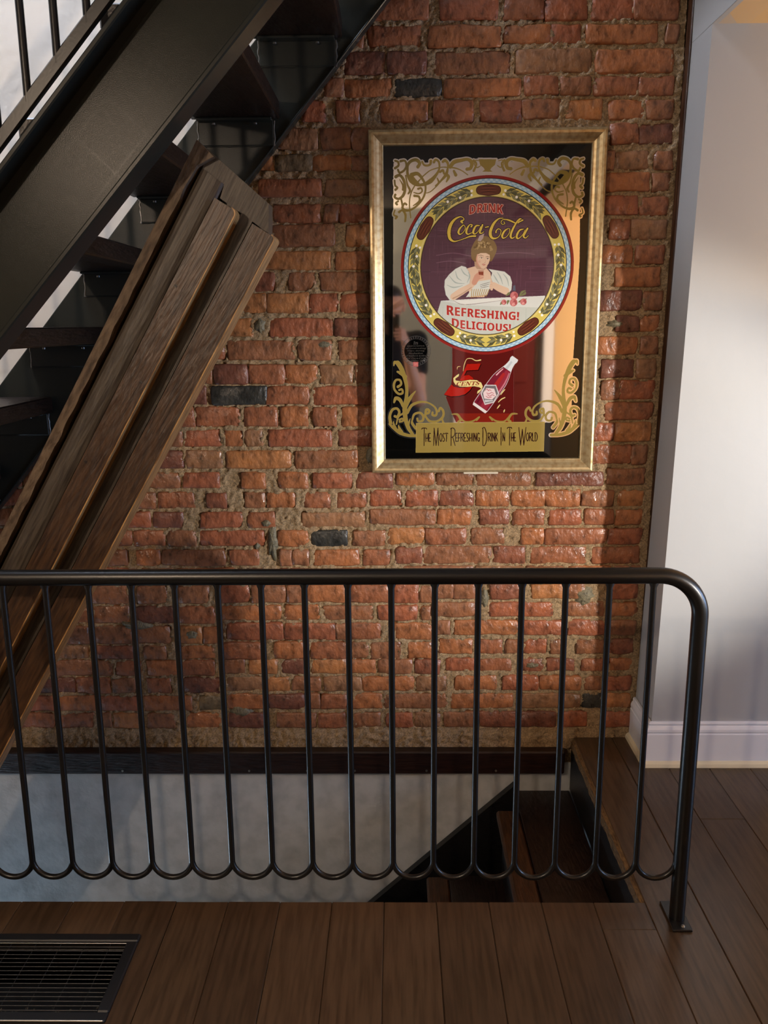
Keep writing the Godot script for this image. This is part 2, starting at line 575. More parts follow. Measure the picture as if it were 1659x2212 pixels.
# ---------------------------------------------------------------- room shell
func slab(called: String, lo: Vector3, hi: Vector3, m: String, label: String, category: String) -> MeshInstance3D:
	var o := MeshInstance3D.new()
	o.name = numbered(called)
	o.mesh = box_mesh(lo, hi, 0.001)
	o.material_override = mats[m]
	add_child(o, true)
	tag(o, label, category)
	o.set_meta("kind", "structure")
	return o

func room_shell() -> void:
	slab("wall_left", Vector3(-3.15, -2.6, -0.3), Vector3(-3.0, 5.1, 4.6), "plaster_white", "plain white left side wall of the stair hall", "wall")
	slab("wall_right", Vector3(4.5, -0.3, -0.3), Vector3(4.65, 2.6, 4.6), "beige_paint", "plain beige right side wall of the side room", "wall")
	slab("wall_side_room", Vector3(1.28, -0.2, -0.2), Vector3(4.5, 2.5, 0.0), "beige_paint", "beige far wall of the side room right of the white pier", "wall")
	slab("wall_rear_right", Vector3(1.33, -0.2, 4.4), Vector3(4.5, 2.5, 4.6), "beige_paint", "beige rear wall behind the camera beside the red door", "wall")
	slab("wall_rear_left", Vector3(-3.0, -0.2, 4.4), Vector3(0.49, 2.6, 4.6), "dark_paint", "dark grey rear wall behind the camera left of the red door", "wall")
	slab("wall_over_door", Vector3(0.49, 2.08, 4.4), Vector3(1.33, 2.6, 4.6), "wall_paint", "white rear wall piece over the red door", "wall")
	slab("wall_fascia", Vector3(0.914, 2.335, 0.0), Vector3(1.02, 5.0, 4.4), "wall_paint", "white upright wall edge above the pier, facing the stairwell", "wall")
	slab("ceiling", Vector3(-3.0, 2.42, 1.06), Vector3(0.914, 2.62, 4.6), "ceiling_paint", "flat white ceiling over the hall", "ceiling")
	slab("ceiling_side_room", Vector3(0.93, 2.335, -0.2), Vector3(4.65, 2.5, 4.6), "beige_paint", "low beige ceiling of the side room at the upper right corner", "ceiling")
	slab("wall_upper_front", Vector3(-3.0, 2.62, 1.06), Vector3(0.914, 5.0, 1.2), "plaster_white", "white upper wall of the open stairwell", "wall")
	slab("ceiling_upper", Vector3(-3.0, 5.0, -0.3), Vector3(1.02, 5.15, 1.2), "ceiling_paint", "white ceiling high over the stairwell", "ceiling")
	slab("floor_upper_landing", Vector3(0.5, 2.79, 0.0), Vector3(0.914, 2.93, 1.06), "dark_paint", "dark underside of the upper landing at the stair head", "floor")

func back_room() -> void:
	var d := structure("door_1", "red panelled door in a white casing behind the camera", "door")
	d.position = Vector3(0, 0, 4.4)
	part("door_leaf", box_mesh(Vector3(0.57, 0.0, 0.03), Vector3(1.19, 2.02, 0.075), 0.003), mats["red_door"], d)
	for r in [[0.65, 0.2, 1.11, 0.85], [0.65, 1.0, 1.11, 1.9]]:
		part("door_panel", box_mesh(Vector3(r[0], r[1], 0.012), Vector3(r[2], r[3], 0.032), 0.008), mats["red_door"], d)
	var st := start()
	lathe(st, [Vector2(0.0, -0.03), Vector2(0.018, -0.026), Vector2(0.027, 0.0), Vector2(0.018, 0.026), Vector2(0.0, 0.03)], Vector3(0.64, 1.0, -0.035), 16)
	part("door_knob", st.commit(), mats["brass"], d)
	for x in [0.49, 1.235]:
		part("door_casing", box_mesh(Vector3(x, 0.0, -0.02), Vector3(x + 0.085, 2.10, 0.19), 0.006), mats["gloss_white"], d)
	part("door_casing", box_mesh(Vector3(0.49, 2.02, -0.02), Vector3(1.32, 2.10, 0.19), 0.006), mats["gloss_white"], d)
	part("door_edge", box_mesh(Vector3(1.175, 0.0, 0.02), Vector3(1.236, 2.02, 0.08), 0.003), mats["corner_wood"], d)

# ---------------------------------------------------------------- the brick wall
func brick_mesh(w: float, h: float, sd: int) -> ArrayMesh:
	var n := FastNoiseLite.new()
	n.seed = sd
	n.frequency = 9.0
	n.fractal_octaves = 3
	var us := [0.0, 0.03, 0.2, 0.4, 0.6, 0.8, 0.97, 1.0]
	var vs := [0.0, 0.09, 0.5, 0.91, 1.0]
	var st := start()
	var tilt := Vector2(rng.randf_range(-0.012, 0.012), rng.randf_range(-0.03, 0.03))
	var chip := rng.randi_range(0, 5)
	var pts := []
	for j in vs.size():
		for i in us.size():
			var x: float = (us[i] - 0.5) * w
			var y: float = (vs[j] - 0.5) * h
			var e := n.get_noise_2d(x * 1.0 + 3.1, y * 1.5)
			var f := n.get_noise_2d(x * 1.0 + 17.0, y * 1.5 + 5.0)
			var onx: bool = i == 0 or i == us.size() - 1
			var ony: bool = j == 0 or j == vs.size() - 1
			var z := n.get_noise_2d(x * 2.0, y * 2.0 + 40.0) * 0.005 + x * tilt.x + y * tilt.y
			if onx or ony:
				z -= 0.002 + 0.005 * absf(f)
			if onx and ony:      # worn corners
				x *= 1.0 - 0.006 / w
				y *= 0.955
				z -= 0.003
			x += e * 0.007
			y += f * 0.0055
			if chip == 0 and i > 5 and j < 2:
				z -= 0.007
			if chip == 1 and i < 2 and j > 2:
				z -= 0.008
			pts.append(Vector3(x, y, z))
	var nu := us.size()
	var nv := vs.size()
	var ring := []
	for i in nu: ring.append(i)
	for j in range(1, nv): ring.append(j * nu + nu - 1)
	for i in range(nu - 2, -1, -1): ring.append((nv - 1) * nu + i)
	for j in range(nv - 2, 0, -1): ring.append(j * nu)
	for p in pts: st.add_vertex(p)
	for k in ring:
		var p: Vector3 = pts[k]
		st.add_vertex(Vector3(p.x, p.y, -0.035))
	for j in nv - 1:
		for i in nu - 1:
			var a := j * nu + i
			for t in [a, a + nu + 1, a + 1, a, a + nu, a + nu + 1]: st.add_index(t)
	var base := nu * nv
	for k in ring.size():
		var k2 := (k + 1) % ring.size()
		for t in [ring[k], ring[k2], base + k2, ring[k], base + k2, base + k]: st.add_index(t)
	st.generate_normals()
	return st.commit()

func brick_wall() -> void:
	var wall := structure("wall_brick", "old exposed red brick wall with thick sandy mortar", "wall")
	var st := start()
	box(st, Vector3(-3.0, -0.12, -0.3), Vector3(0.95, 5.0, -0.03), 0.001)
	part("backing", st.commit(), mats["mortar"], wall)
	# every brick, course by course: left, right, bottom, top in millimetres, tone (-1: any)
	var rows: Array = [
		"-74 103 2420 2478 -1 142 316 2417 2475 -1 341 459 2415 2473 -1 464 592 2413 2471 -1 610 735 2411 2469 -1 739 871 2410 2468 -1",
		"-140 -97 2344 2403 -1 -82 83 2343 2402 -1 105 329 2340 2399 -1",
		"339 482 2348 2400 -1 487 575 2347 2399 -1 595 813 2345 2397 -1 842 876 2343 2395 -1",
		"-157 -30 2266 2329 -1 -22 98 2264 2328 -1 127 359 2262 2325 -1",
		"378 610 2264 2329 -1 628 864 2261 2326 -1",
		"-220 -163 2202 2252 -1 -157 -11 2201 2251 -1 0 147 2199 2249 8 158 396 2197 2247 -1",
		"409 511 2199 2251 -1 523 613 2198 2250 -1 627 759 2196 2248 -1 766 876 2195 2247 -1",
		"-290 -221 2127 2190 -1 -186 -111 2126 2188 -1 -47 105 2124 2186 -1 124 246 2122 2185 -1 269 398 2121 2183 -1",
		"405 521 2129 2186 -1 540 654 2127 2184 -1 680 782 2126 2182 -1 793 876 2125 2181 -1",
		"-374 -248 2047 2110 -1 -236 -142 2045 2109 -1 -137 -78 2044 2108 -1",
		"683 770 2053 2111 -1 776 881 2052 2110 -1",
		"-466 -391 1985 2031 -1 -382 -269 1984 2030 9 -263 -143 1983 2029 -1 -139 -79 1982 2028 -1",
		"668 696 1976 2031 -1 704 808 1976 2030 -1 829 883 1975 2029 -1",
		"-439 -240 1905 1955 -1 -224 -80 1904 1953 -1",
		"671 815 1910 1965 -1 825 878 1909 1964 -1",
		"-394 -242 1825 1880 -1 -231 -186 1824 1879 -1 -182 -81 1824 1878 -1",
		"670 779 1838 1894 -1 789 879 1837 1892 -1",
		"-399 -200 1750 1817 -1 -159 -82 1749 1815 -1",
		"696 759 1764 1823 -1 764 877 1763 1822 -1",
		"-431 -213 1678 1733 -1 -195 -83 1676 1731 -1",
		"670 771 1687 1742 -1 782 876 1686 1741 -1",
		"-474 -403 1611 1668 -1 -351 -267 1610 1667 -1 -250 -84 1608 1666 -1",
		"721 867 1615 1674 -1",
		"-512 -430 1541 1601 -1 -424 -290 1540 1600 -1 -284 -192 1539 1599 -1 -184 -84 1538 1598 -1",
		"671 810 1538 1599 -1 820 878 1537 1598 -1",
		"-571 -481 1463 1522 -1 -423 -207 1461 1520 -1 -201 -82 1460 1519 -1",
		"730 806 1469 1520 -1 812 874 1469 1520 -1",
		"-639 -578 1387 1450 -1 -567 -343 1386 1449 -1 -326 -217 1384 1447 -1 -192 -83 1383 1446 -1",
		"669 804 1394 1451 -1 817 872 1393 1451 -1",
		"-651 -623 1307 1370 -1 -615 -504 1306 1370 -1 -494 -380 1305 1369 -1 -372 -270 1305 1368 -1 -256 -146 1304 1367 -1 -135 -81 1303 1366 -1",
		"691 796 1317 1378 -1 809 870 1316 1378 -1",
		"-726 -650 1237 1298 -1 -627 -442 1236 1297 8 -439 -297 1235 1295 -1 -283 -82 1233 1294 -1",
		"694 749 1246 1308 -1 757 869 1245 1307 -1",
		"-786 -694 1163 1228 -1 -686 -538 1162 1227 -1 -519 -410 1161 1226 -1 -394 -304 1160 1225 -1 -282 -204 1159 1224 -1 -185 -82 1159 1223 -1",
		"710 867 1177 1233 -1",
		"-815 -735 1094 1150 -1 -727 -606 1093 1149 -1 -590 -529 1093 1149 -1 -521 -460 1092 1148 -1 -438 -225 1091 1147 -1 -198 -83 1090 1146 -1",
		"666 740 1104 1164 -1 748 866 1104 1164 -1",
		"-852 -741 1018 1078 -1 -728 -606 1017 1077 -1 -588 -366 1016 1076 -1 -350 -135 1015 1075 -1",
		"662 805 1024 1088 -1 809 860 1023 1087 -1",
		"-880 -757 948 1000 -1 -744 -616 947 1000 -1 -539 -458 946 999 -1 -411 -308 945 998 -1 -289 -155 945 997 -1 -139 -14 944 996 -1",
		"-1 125 953 997 -1 138 266 952 996 -1 276 460 951 995 -1 482 710 950 994 7",
		"729 853 952 1007 -1",
		"-924 -846 877 930 -1 -833 -711 877 930 -1 -665 -594 876 929 -1 -532 -464 875 928 -1 -451 -356 875 928 -1 -323 -233 874 927 -1 -210 -105 874 926 -1",
		"-92 15 880 934 -1 32 139 879 933 -1 150 264 878 933 -1 277 388 878 932 -1 401 513 877 931 -1 518 637 876 931 -1 643 752 876 930 -1 767 855 875 929 -1",
		"-970 -867 807 861 -1 -857 -752 807 860 -1 -689 -545 806 859 -1 -519 -431 805 859 -1 -332 -112 804 857 -1",
		"-93 133 813 866 -1 142 256 812 865 -1 291 390 811 864 -1 406 512 811 864 -1 535 643 810 863 -1 656 756 810 863 -1 764 854 809 862 -1",
		"-1028 -937 740 794 -1 -927 -822 740 794 -1 -812 -712 739 793 -1 -696 -469 738 792 -1 -419 -314 737 791 -1 -301 -177 737 791 8 -154 -41 736 790 -1",
		"-28 94 742 798 -1 104 243 742 797 -1 263 375 741 796 -1 440 511 740 796 -1 521 736 740 795 -1 746 856 739 794 -1",
		"-1050 -959 668 723 -1 -926 -840 668 723 -1 -833 -611 667 722 -1 -591 -492 667 721 -1 -415 -375 666 720 -1 -369 -316 666 720 -1 -293 -134 665 720 -1 -117 -26 665 719 -1",
		"-3 87 671 730 -1 97 331 670 730 -1 344 452 670 729 -1 471 665 669 728 -1 688 854 668 727 -1",
		"-1075 -922 603 655 -1 -912 -803 602 654 -1 -790 -582 602 653 -1 -571 -475 601 653 -1 -422 -277 601 652 -1 -265 4 600 651 -1",
		"23 265 604 659 -1 276 447 603 658 -1 457 586 602 657 -1 603 758 602 657 -1 769 858 601 656 -1",
		"-1108 -969 525 591 -1 -931 -829 524 590 -1 -786 -676 524 590 -1",
		"-637 -531 529 593 -1 -521 -401 528 592 -1 -391 -336 528 592 -1 -323 -189 527 592 -1 -165 -31 527 591 -1 -12 74 526 591 -1 83 129 526 590 -1",
		"141 198 540 593 -1 203 279 540 593 -1 332 449 539 593 -1 483 594 539 592 -1 607 666 538 592 -1 764 855 538 591 -1",
		"-1160 -1108 451 513 -1 -1097 -970 451 513 -1 -941 -805 450 512 -1 -790 -660 450 511 -1",
		"-641 -422 462 514 -1 -403 -282 461 514 -1 -263 -85 461 513 -1 -70 70 460 513 -1 88 119 460 512 -1",
		"128 280 473 524 -1 328 555 473 523 -1 609 740 472 523 -1 768 854 472 522 -1",
		"-1216 -1122 373 437 -1 -1104 -965 373 437 -1 -947 -825 372 436 -1 -795 -712 372 436 -1 -702 -635 372 436 -1",
		"-619 -416 386 448 -1 -406 -226 385 447 -1 -220 -183 385 447 -1 -168 -61 384 446 -1 -12 123 384 446 -1",
		"136 190 403 456 -1 205 431 403 456 -1 453 589 402 455 -1 614 743 402 455 -1 765 852 401 454 -1",
		"-1251 -1128 314 362 -1 -1109 -962 313 362 -1 -926 -843 313 361 -1 -789 -667 313 361 -1",
		"-633 -491 312 375 -1 -447 -339 312 375 -1 -316 -184 312 374 -1 -169 -110 311 374 -1 -97 11 311 374 -1 39 123 311 373 -1",
		"153 272 330 384 -1 291 379 330 383 -1 391 451 330 383 7 461 538 329 383 -1 553 592 329 383 -1 648 747 329 382 -1 768 848 329 382 -1",
		"-1280 -1113 247 305 -1 -1108 -1045 246 304 -1 -1034 -941 246 304 -1 -917 -808 246 304 -1 -791 -670 246 304 -1",
		"-636 -558 255 309 -1 -543 -439 254 308 -1 -421 -341 254 308 -1 -312 -190 254 308 -1 -170 -82 254 308 -1 -67 49 253 307 -1 65 154 253 307 -1",
		"176 283 264 309 -1 299 410 263 308 -1 457 527 263 308 -1 541 638 263 308 -1 668 740 263 307 -1 772 847 262 307 -1",
		"-1343 -1189 179 236 -1 -1179 -1060 179 236 -1 -1050 -966 179 235 -1 -922 -833 178 235 -1 -788 -653 178 235 -1",
		"-624 -486 187 240 -1 -481 -397 187 240 -1 -387 -343 187 240 -1 -324 -285 187 239 -1 -270 -132 186 239 -1 -127 59 186 239 -1 70 176 186 239 -1",
		"212 357 189 242 -1 384 513 189 242 -1 521 666 189 241 -1 683 743 188 241 -1 762 851 188 241 -1",
		"-1388 -1266 109 164 -1 -1256 -1111 109 164 -1 -1100 -956 108 164 -1 -937 -762 108 164 -1 -732 -652 108 163 9",
		"-627 -489 117 172 -1 -478 -345 117 172 -1 -326 -287 117 172 -1 -282 -188 117 172 -1 -162 -58 116 172 -1 -50 182 116 171 -1",
		"197 423 118 173 -1 455 669 117 172 -1 677 747 117 172 8 765 853 117 172 -1",
		"-1402 -1281 40 96 -1 -1267 -1132 40 96 -1 -1101 -1066 40 96 -1 -1056 -961 39 95 -1 -931 -831 39 95 -1 -781 -660 39 95 -1",
		"-626 -497 41 97 -1 -447 -302 41 96 -1 -294 -194 41 96 -1 -158 -64 40 96 -1 -40 54 40 96 -1 65 155 40 96 -1",
		"172 287 42 101 -1 302 440 42 101 -1 454 583 42 101 -1 612 696 41 101 -1 760 864 41 100 -1",
		"-1328 -1199 1021 1081 -1",
		"-1416 -1310 957 1013 -1 -1299 -1221 957 1013 -1",
		"-1407 -1277 888 944 -1",
		"-1431 -1333 818 875 -1",
		"-1472 -1357 747 804 -1"]
	var extra := start()
	var extra_n := 0
	var all := []
	for r in rows:
		var v: PackedStringArray = r.split(" ")
		for i in range(0, v.size() - 4, 5):
			all.append([int(v[i]) / 1000.0, int(v[i + 1]) / 1000.0, int(v[i + 2]) / 1000.0, int(v[i + 3]) / 1000.0, int(v[i + 4])])
	# mortar bed: lumpy in the joints, hollow where a brick sits
	var low := FastNoiseLite.new()
	low.seed = 3
	low.frequency = 5.0
	low.fractal_octaves = 3
	var hi := FastNoiseLite.new()
	hi.seed = 8
	hi.frequency = 42.0
	hi.fractal_octaves = 3
	var x0 := -1.62
	var y0 := -0.045
	var dx := 0.0056
	var nx := 450
	var ny := 485
	var hollow := PackedByteArray()
	hollow.resize((nx + 1) * (ny + 1))
	for b in all:
		for jj in range(maxi(0, int((b[2] - y0) / dx)), mini(ny, int((b[3] - y0) / dx) + 1) + 1):
			for ii in range(maxi(0, int((b[0] - x0) / dx)), mini(nx, int((b[1] - x0) / dx) + 1) + 1):
				var x := x0 + ii * dx
				var y := y0 + jj * dx
				var inset := 0.0035 + 0.011 * low.get_noise_2d(x * 2.3 + 9.0, y * 2.3)
				if x > b[0] + inset and x < b[1] - inset and y > b[2] + inset * 0.7 and y < b[3] - inset * 0.7:
					hollow[jj * (nx + 1) + ii] = 1
	st = start()
	for jj in ny + 1:
		for ii in nx + 1:
			var x := x0 + ii * dx
			var y := y0 + jj * dx
			var z := -0.0035 + low.get_noise_2d(x, y) * 0.007 + hi.get_noise_2d(x, y) * 0.009
			if hollow[jj * (nx + 1) + ii]:
				z = -0.02
			if y < 0.03 and x < 0.63:     # the crust of plaster along the foot
				z += 0.007 * clampf((0.035 - y) / 0.03, 0.0, 1.0)
			st.add_vertex(Vector3(x, y, z))
	for jj in ny:
		for ii in nx:
			var x := x0 + ii * dx
			var y := y0 + jj * dx
			if y > 1.93 + 1.14 * (x + 0.655):      # plaster takes over behind the steel stairs
				continue
			var a := jj * (nx + 1) + ii
			for t in [a, a + nx + 2, a + 1, a, a + nx + 1, a + nx + 2]: st.add_index(t)
	st.generate_normals()
	part("mortar", st.commit(), mats["mortar"], wall)
	var order := range(all.size())
	order.sort_custom(func(a, b): return (all[a][1] - all[a][0]) > (all[b][1] - all[b][0]))
	var small := {}
	for k in range(296, order.size()): small[order[k]] = true
	for i in all.size():
		var b = all[i]
		var w: float = b[1] - b[0]
		var h: float = b[3] - b[2]
		var tone: int = b[4]
		if tone < 0:
			tone = [0, 0, 1, 1, 2, 3, 4, 4, 5, 6, 7, 0, 1, 5][rng.randi_range(0, 13)]
		var m := brick_mesh(w + 0.005, h + 0.004, 100 + i)
		var at := Vector3((b[0] + b[1]) * 0.5, (b[2] + b[3]) * 0.5, rng.randf_range(-0.002, 0.0045))
		if small.has(i):
			extra.append_from(m, 0, Transform3D(Basis(), at))
			extra_n += 1
		else:
			var o := piece("brick", m, mats["brick_%d" % tone], wall)
			o.position = at
			o.rotation.z = rng.randf_range(-0.008, 0.008)
	if extra_n:
		var e := part("small_bricks", extra.commit(), mats["brick_4"], wall)
		e.set_meta("kind", "stuff")
	# grey cement smeared over some joints
	for p in [[-0.453, 1.500, 0.022, 0.037], [-0.437, 0.753, 0.022, 0.078], [-0.241, 1.435, 0.034, 0.016], [0.311, 0.541, 0.021, 0.045], [0.667, 0.547, 0.041, 0.038], [-0.459, 0.820, 0.025, 0.020], [0.673, 1.163, 0.017, 0.032], [-0.581, 0.108, 0.054, 0.030], [-0.952, 0.444, 0.066, 0.025], [-0.744, 0.407, 0.039, 0.025], [0.490, 0.285, 0.031, 0.014], [-0.495, 0.736, 0.012, 0.017], [0.730, 1.494, 0.041, 0.015], [-0.090, 1.056, 0.019, 0.036]]:
		var pm := start()
		var n := FastNoiseLite.new()
		n.seed = int(p[0] * 1000)
		n.frequency = 14.0
		var cen := Vector3(p[0], p[1], 0.0)
		var rings := [0.0, 0.45, 0.75, 1.0]
		for k in rings.size():
			for q in 18:
				var a := TAU * q / 18.0
				var rr: float = rings[k] * (1.0 + 0.55 * n.get_noise_2d(cos(a) * 0.12 + p[0], sin(a) * 0.12 + p[1]))
				var pp := cen + Vector3(cos(a) * p[2] * rr, sin(a) * p[3] * rr, 0)
				pp.z = lerpf(0.011, -0.012, rings[k] * rings[k]) + 0.005 * n.get_noise_2d(pp.x * 3.0, pp.y * 3.0)
				pm.add_vertex(pp)
		for k in rings.size() - 1:
			for q in 18:
				var q2 := (q + 1) % 18
				var a := k * 18 + q
				var b := k * 18 + q2
				for t in [a, b + 18, b, a, a + 18, b + 18]: pm.add_index(t)
		pm.generate_normals()
		part("cement_patch", pm.commit(), mats["patch"], wall)
	# plaster above the stairs' wall stringer
	part("plaster", prism_mesh([Vector2(-3.0, -0.1), Vector2(-1.75, -0.1), Vector2(-1.75, 0.68), Vector2(0.914, 3.72), Vector2(0.914, 5.0), Vector2(-3.0, 5.0)], -0.03, 0.012), mats["plaster_white"], wall)
	# dark fluted strip in the corner
	var tr := structure("trim_1", "dark brown fluted wooden strip in the corner between brick wall and white pier", "trim")
	st = start()
	var prof := [Vector2(0.0, 0.0)]
	for k in 4:
		for q in 5:
			var a := PI * q / 4.0
			prof.append(Vector2(0.014 + 0.010 * sin(a) - k * 0.0005, -(0.004 + 0.0092 * k + 0.0046 * (1 - cos(a)))))
	prof.append(Vector2(0.0, -0.043))
	moulding(st, prof, Vector3(0.872, 0.142, 0.0), Vector3(0.911, 3.0, 0.0), Vector3(0, 0, 1), Vector3(-1, 0, 0))
	part("strip", st.commit(), mats["corner_wood"], tr)

# plaster wall and ledger beam below the floor, skirt of the cellar flight
func stair_well() -> void:
	var w := structure("wall_stairwell", "grey troweled plaster wall under the brick, going down the stairwell", "wall")
	var n := FastNoiseLite.new()
	n.seed = 12
	n.frequency = 3.0
	n.fractal_octaves = 4
	var st := start()
	var nx := 130
	var ny := 110
	for j in ny + 1:
		for i in nx + 1:
			var x := -3.0 + i * 3.66 / nx
			var y := -2.55 + j * 2.45 / ny
			st.add_vertex(Vector3(x, y, 0.004 + 0.006 * n.get_noise_2d(x, y)))
	for j in ny:
		for i in nx:
			var a := j * (nx + 1) + i
			for t in [a, a + nx + 2, a + 1, a, a + nx + 1, a + nx + 2]: st.add_index(t)
	st.generate_normals()
	part("plaster", st.commit(), mats["plaster_grey"], w)
	part("backing", box_mesh(Vector3(-3.0, -2.6, -0.2), Vector3(0.72, -0.125, -0.02)), mats["plaster_grey"], w)
	slab("wall_cellar_front", Vector3(-3.0, -2.6, 0.98), Vector3(0.72, -0.24, 1.1), "plaster_grey", "grey cellar wall below the near floor edge", "wall")
	slab("wall_cellar_end", Vector3(0.70, -2.6, -0.1), Vector3(0.82, -0.24, 1.1), "plaster_grey", "grey cellar wall below the stair head", "wall")
	slab("floor_cellar", Vector3(-3.0, -2.7, -0.2), Vector3(0.82, -2.55, 1.1), "dark_paint", "dark cellar floor at the foot of the lower flight", "floor")
	var b := structure("trim_2", "dark stained ledger beam along the foot of the brick wall", "trim")
	st = start()
	box(st, Vector3(-3.0, -0.124, 0.006), Vector3(0.612, -0.034, 0.05), 0.005)
	part("beam", st.commit(), mats["beam_wood"], b)
	for x in [-1.02, -0.79, -0.55, -0.335, -0.16, 0.105, 0.36]:
		st = start()
		tube(st, PackedVector3Array([Vector3(x, -0.108, 0.048), Vector3(x, -0.108, 0.053)]), 0.0042, 8)
		part("nail", st.commit(), mats["steel_bright"], b)

# ---------------------------------------------------------------- floor
func floor_boards() -> void:
	var fl := structure("floor", "dark brown wide plank floor around the stair opening", "floor")
	var pitch := 0.1385
	var gap := 0.0006
	for k in range(-21, 33):
		var xa := -0.038 + pitch * k
		var xb := xa + pitch
		if k == 4:
			xb = 0.652
		if k == 5:
			xa = 0.652
		var spans := []
		if k == -21:
			xa = -3.0
		if k <= 4:
			if xb < -2.0:
				spans.append([0.0, 4.4])
			elif xb < -1.3:
				spans.append([0.6, 4.4])
			else:
				spans.append([0.916, 4.4])
		elif k == 5:
			spans.append([0.0, 4.4])
		elif xa < 1.28:
			spans.append([0.196 if xa > 0.86 else 0.0, 4.4])
		else:
			spans.append([0.0, 4.4])
		if xa < -0.66 and xb > -1.40:      # the grille sits in a hole of its own
			var s: Array = spans.pop_back()
			spans.append([s[0], 1.062])
			spans.append([1.306, s[1]])
			if xb > -0.66:      # the plank beside it is notched round the grille
				var st2 := start()
				prism(st2, PackedVector2Array([Vector2(xa, -s[0]), Vector2(xa, -1.062), Vector2(-0.652, -1.062), Vector2(-0.652, -1.306), Vector2(xa, -1.306), Vector2(xa, -s[1]), Vector2(xb - gap, -s[1]), Vector2(xb - gap, -s[0])]), -0.02, 0.0, Transform3D(Basis(Vector3.RIGHT, Vector3.FORWARD, Vector3.UP), Vector3.ZERO))
				piece("plank", st2.commit(), mats["floor_1"], fl)
				continue
		for s in spans:
			# butt joints
			var cuts := [s[0]]
			var z: float = s[0] + rng.randf_range(1.3, 1.9) if s[0] < 1.0 else s[0] + rng.randf_range(0.8, 1.6)
			if k == 6: z = 0.86 + 0.9
			if k == 7: z = 0.53
			if k == 4: z = 1.02
			while z < s[1] - 0.3:
				cuts.append(z)
				z += rng.randf_range(1.3, 1.9)
			cuts.append(s[1])
			for i in cuts.size() - 1:
				board(fl, xa, xb - gap, cuts[i], cuts[i + 1] - (gap if i < cuts.size() - 2 else 0.0), k)
	# subfloor under the planks, with the openings left free
	for r in [[-3.0, -2.05, 0.0, 4.4], [-2.05, -1.305, 0.61, 1.07], [-2.05, -1.38, 1.07, 1.30], [-1.38, -0.66, 0.93, 1.07], [-1.305, -0.66, 0.93, 1.07], [-0.66, 0.655, 0.93, 4.4], [-2.05, -0.66, 1.30, 4.4], [0.655, 4.5, 0.0, 4.4]]:
		var o := piece("subfloor", box_mesh(Vector3(r[0], -0.2, r[2]), Vector3(r[1], -0.021, r[3])), mats["black_wood"], fl)
	# worn raw edge of the boards along the stair opening
	var st := start()
	var n := FastNoiseLite.new()
	n.seed = 4
	n.frequency = 12.0
	for i in 40:
		var za := 0.012 + i * 0.0226
		var zb := za + 0.0226
		var ta := 0.0035 * n.get_noise_1d(za * 2.0)
		var tb := 0.0035 * n.get_noise_1d(zb * 2.0)
		var pa := [Vector3(0.6525, -0.004, za), Vector3(0.641 + ta, -0.009, za), Vector3(0.637 + ta, -0.034 + ta * 2.0, za), Vector3(0.656, -0.04, za)]
		var pb := [Vector3(0.6525, -0.004, zb), Vector3(0.641 + tb, -0.009, zb), Vector3(0.637 + tb, -0.034 + tb * 2.0, zb), Vector3(0.656, -0.04, zb)]
		for q in 3:
			quad(st, pa[q], pa[q + 1], pb[q + 1], pb[q], Vector3(-1, 0.6 - q * 0.6, 0))
	part("worn_edge", st.commit(), mats["floor_edge"], fl)

func board(fl: Node3D, xa: float, xb: float, za: float, zb: float, k: int) -> void:
	var off := Vector3(rng.randf() * 3.0, 0, rng.randf() * 5.0)
	var h := rng.randf_range(-0.0006, 0.0006)
	var o := piece("plank", box_mesh(Vector3(xa, -0.02 + h, za) + off, Vector3(xb, h, zb) + off, 0.002), mats["floor_%d" % posmod(k * 7 + rng.randi_range(0, 2), 4)], fl)
	o.position = -off

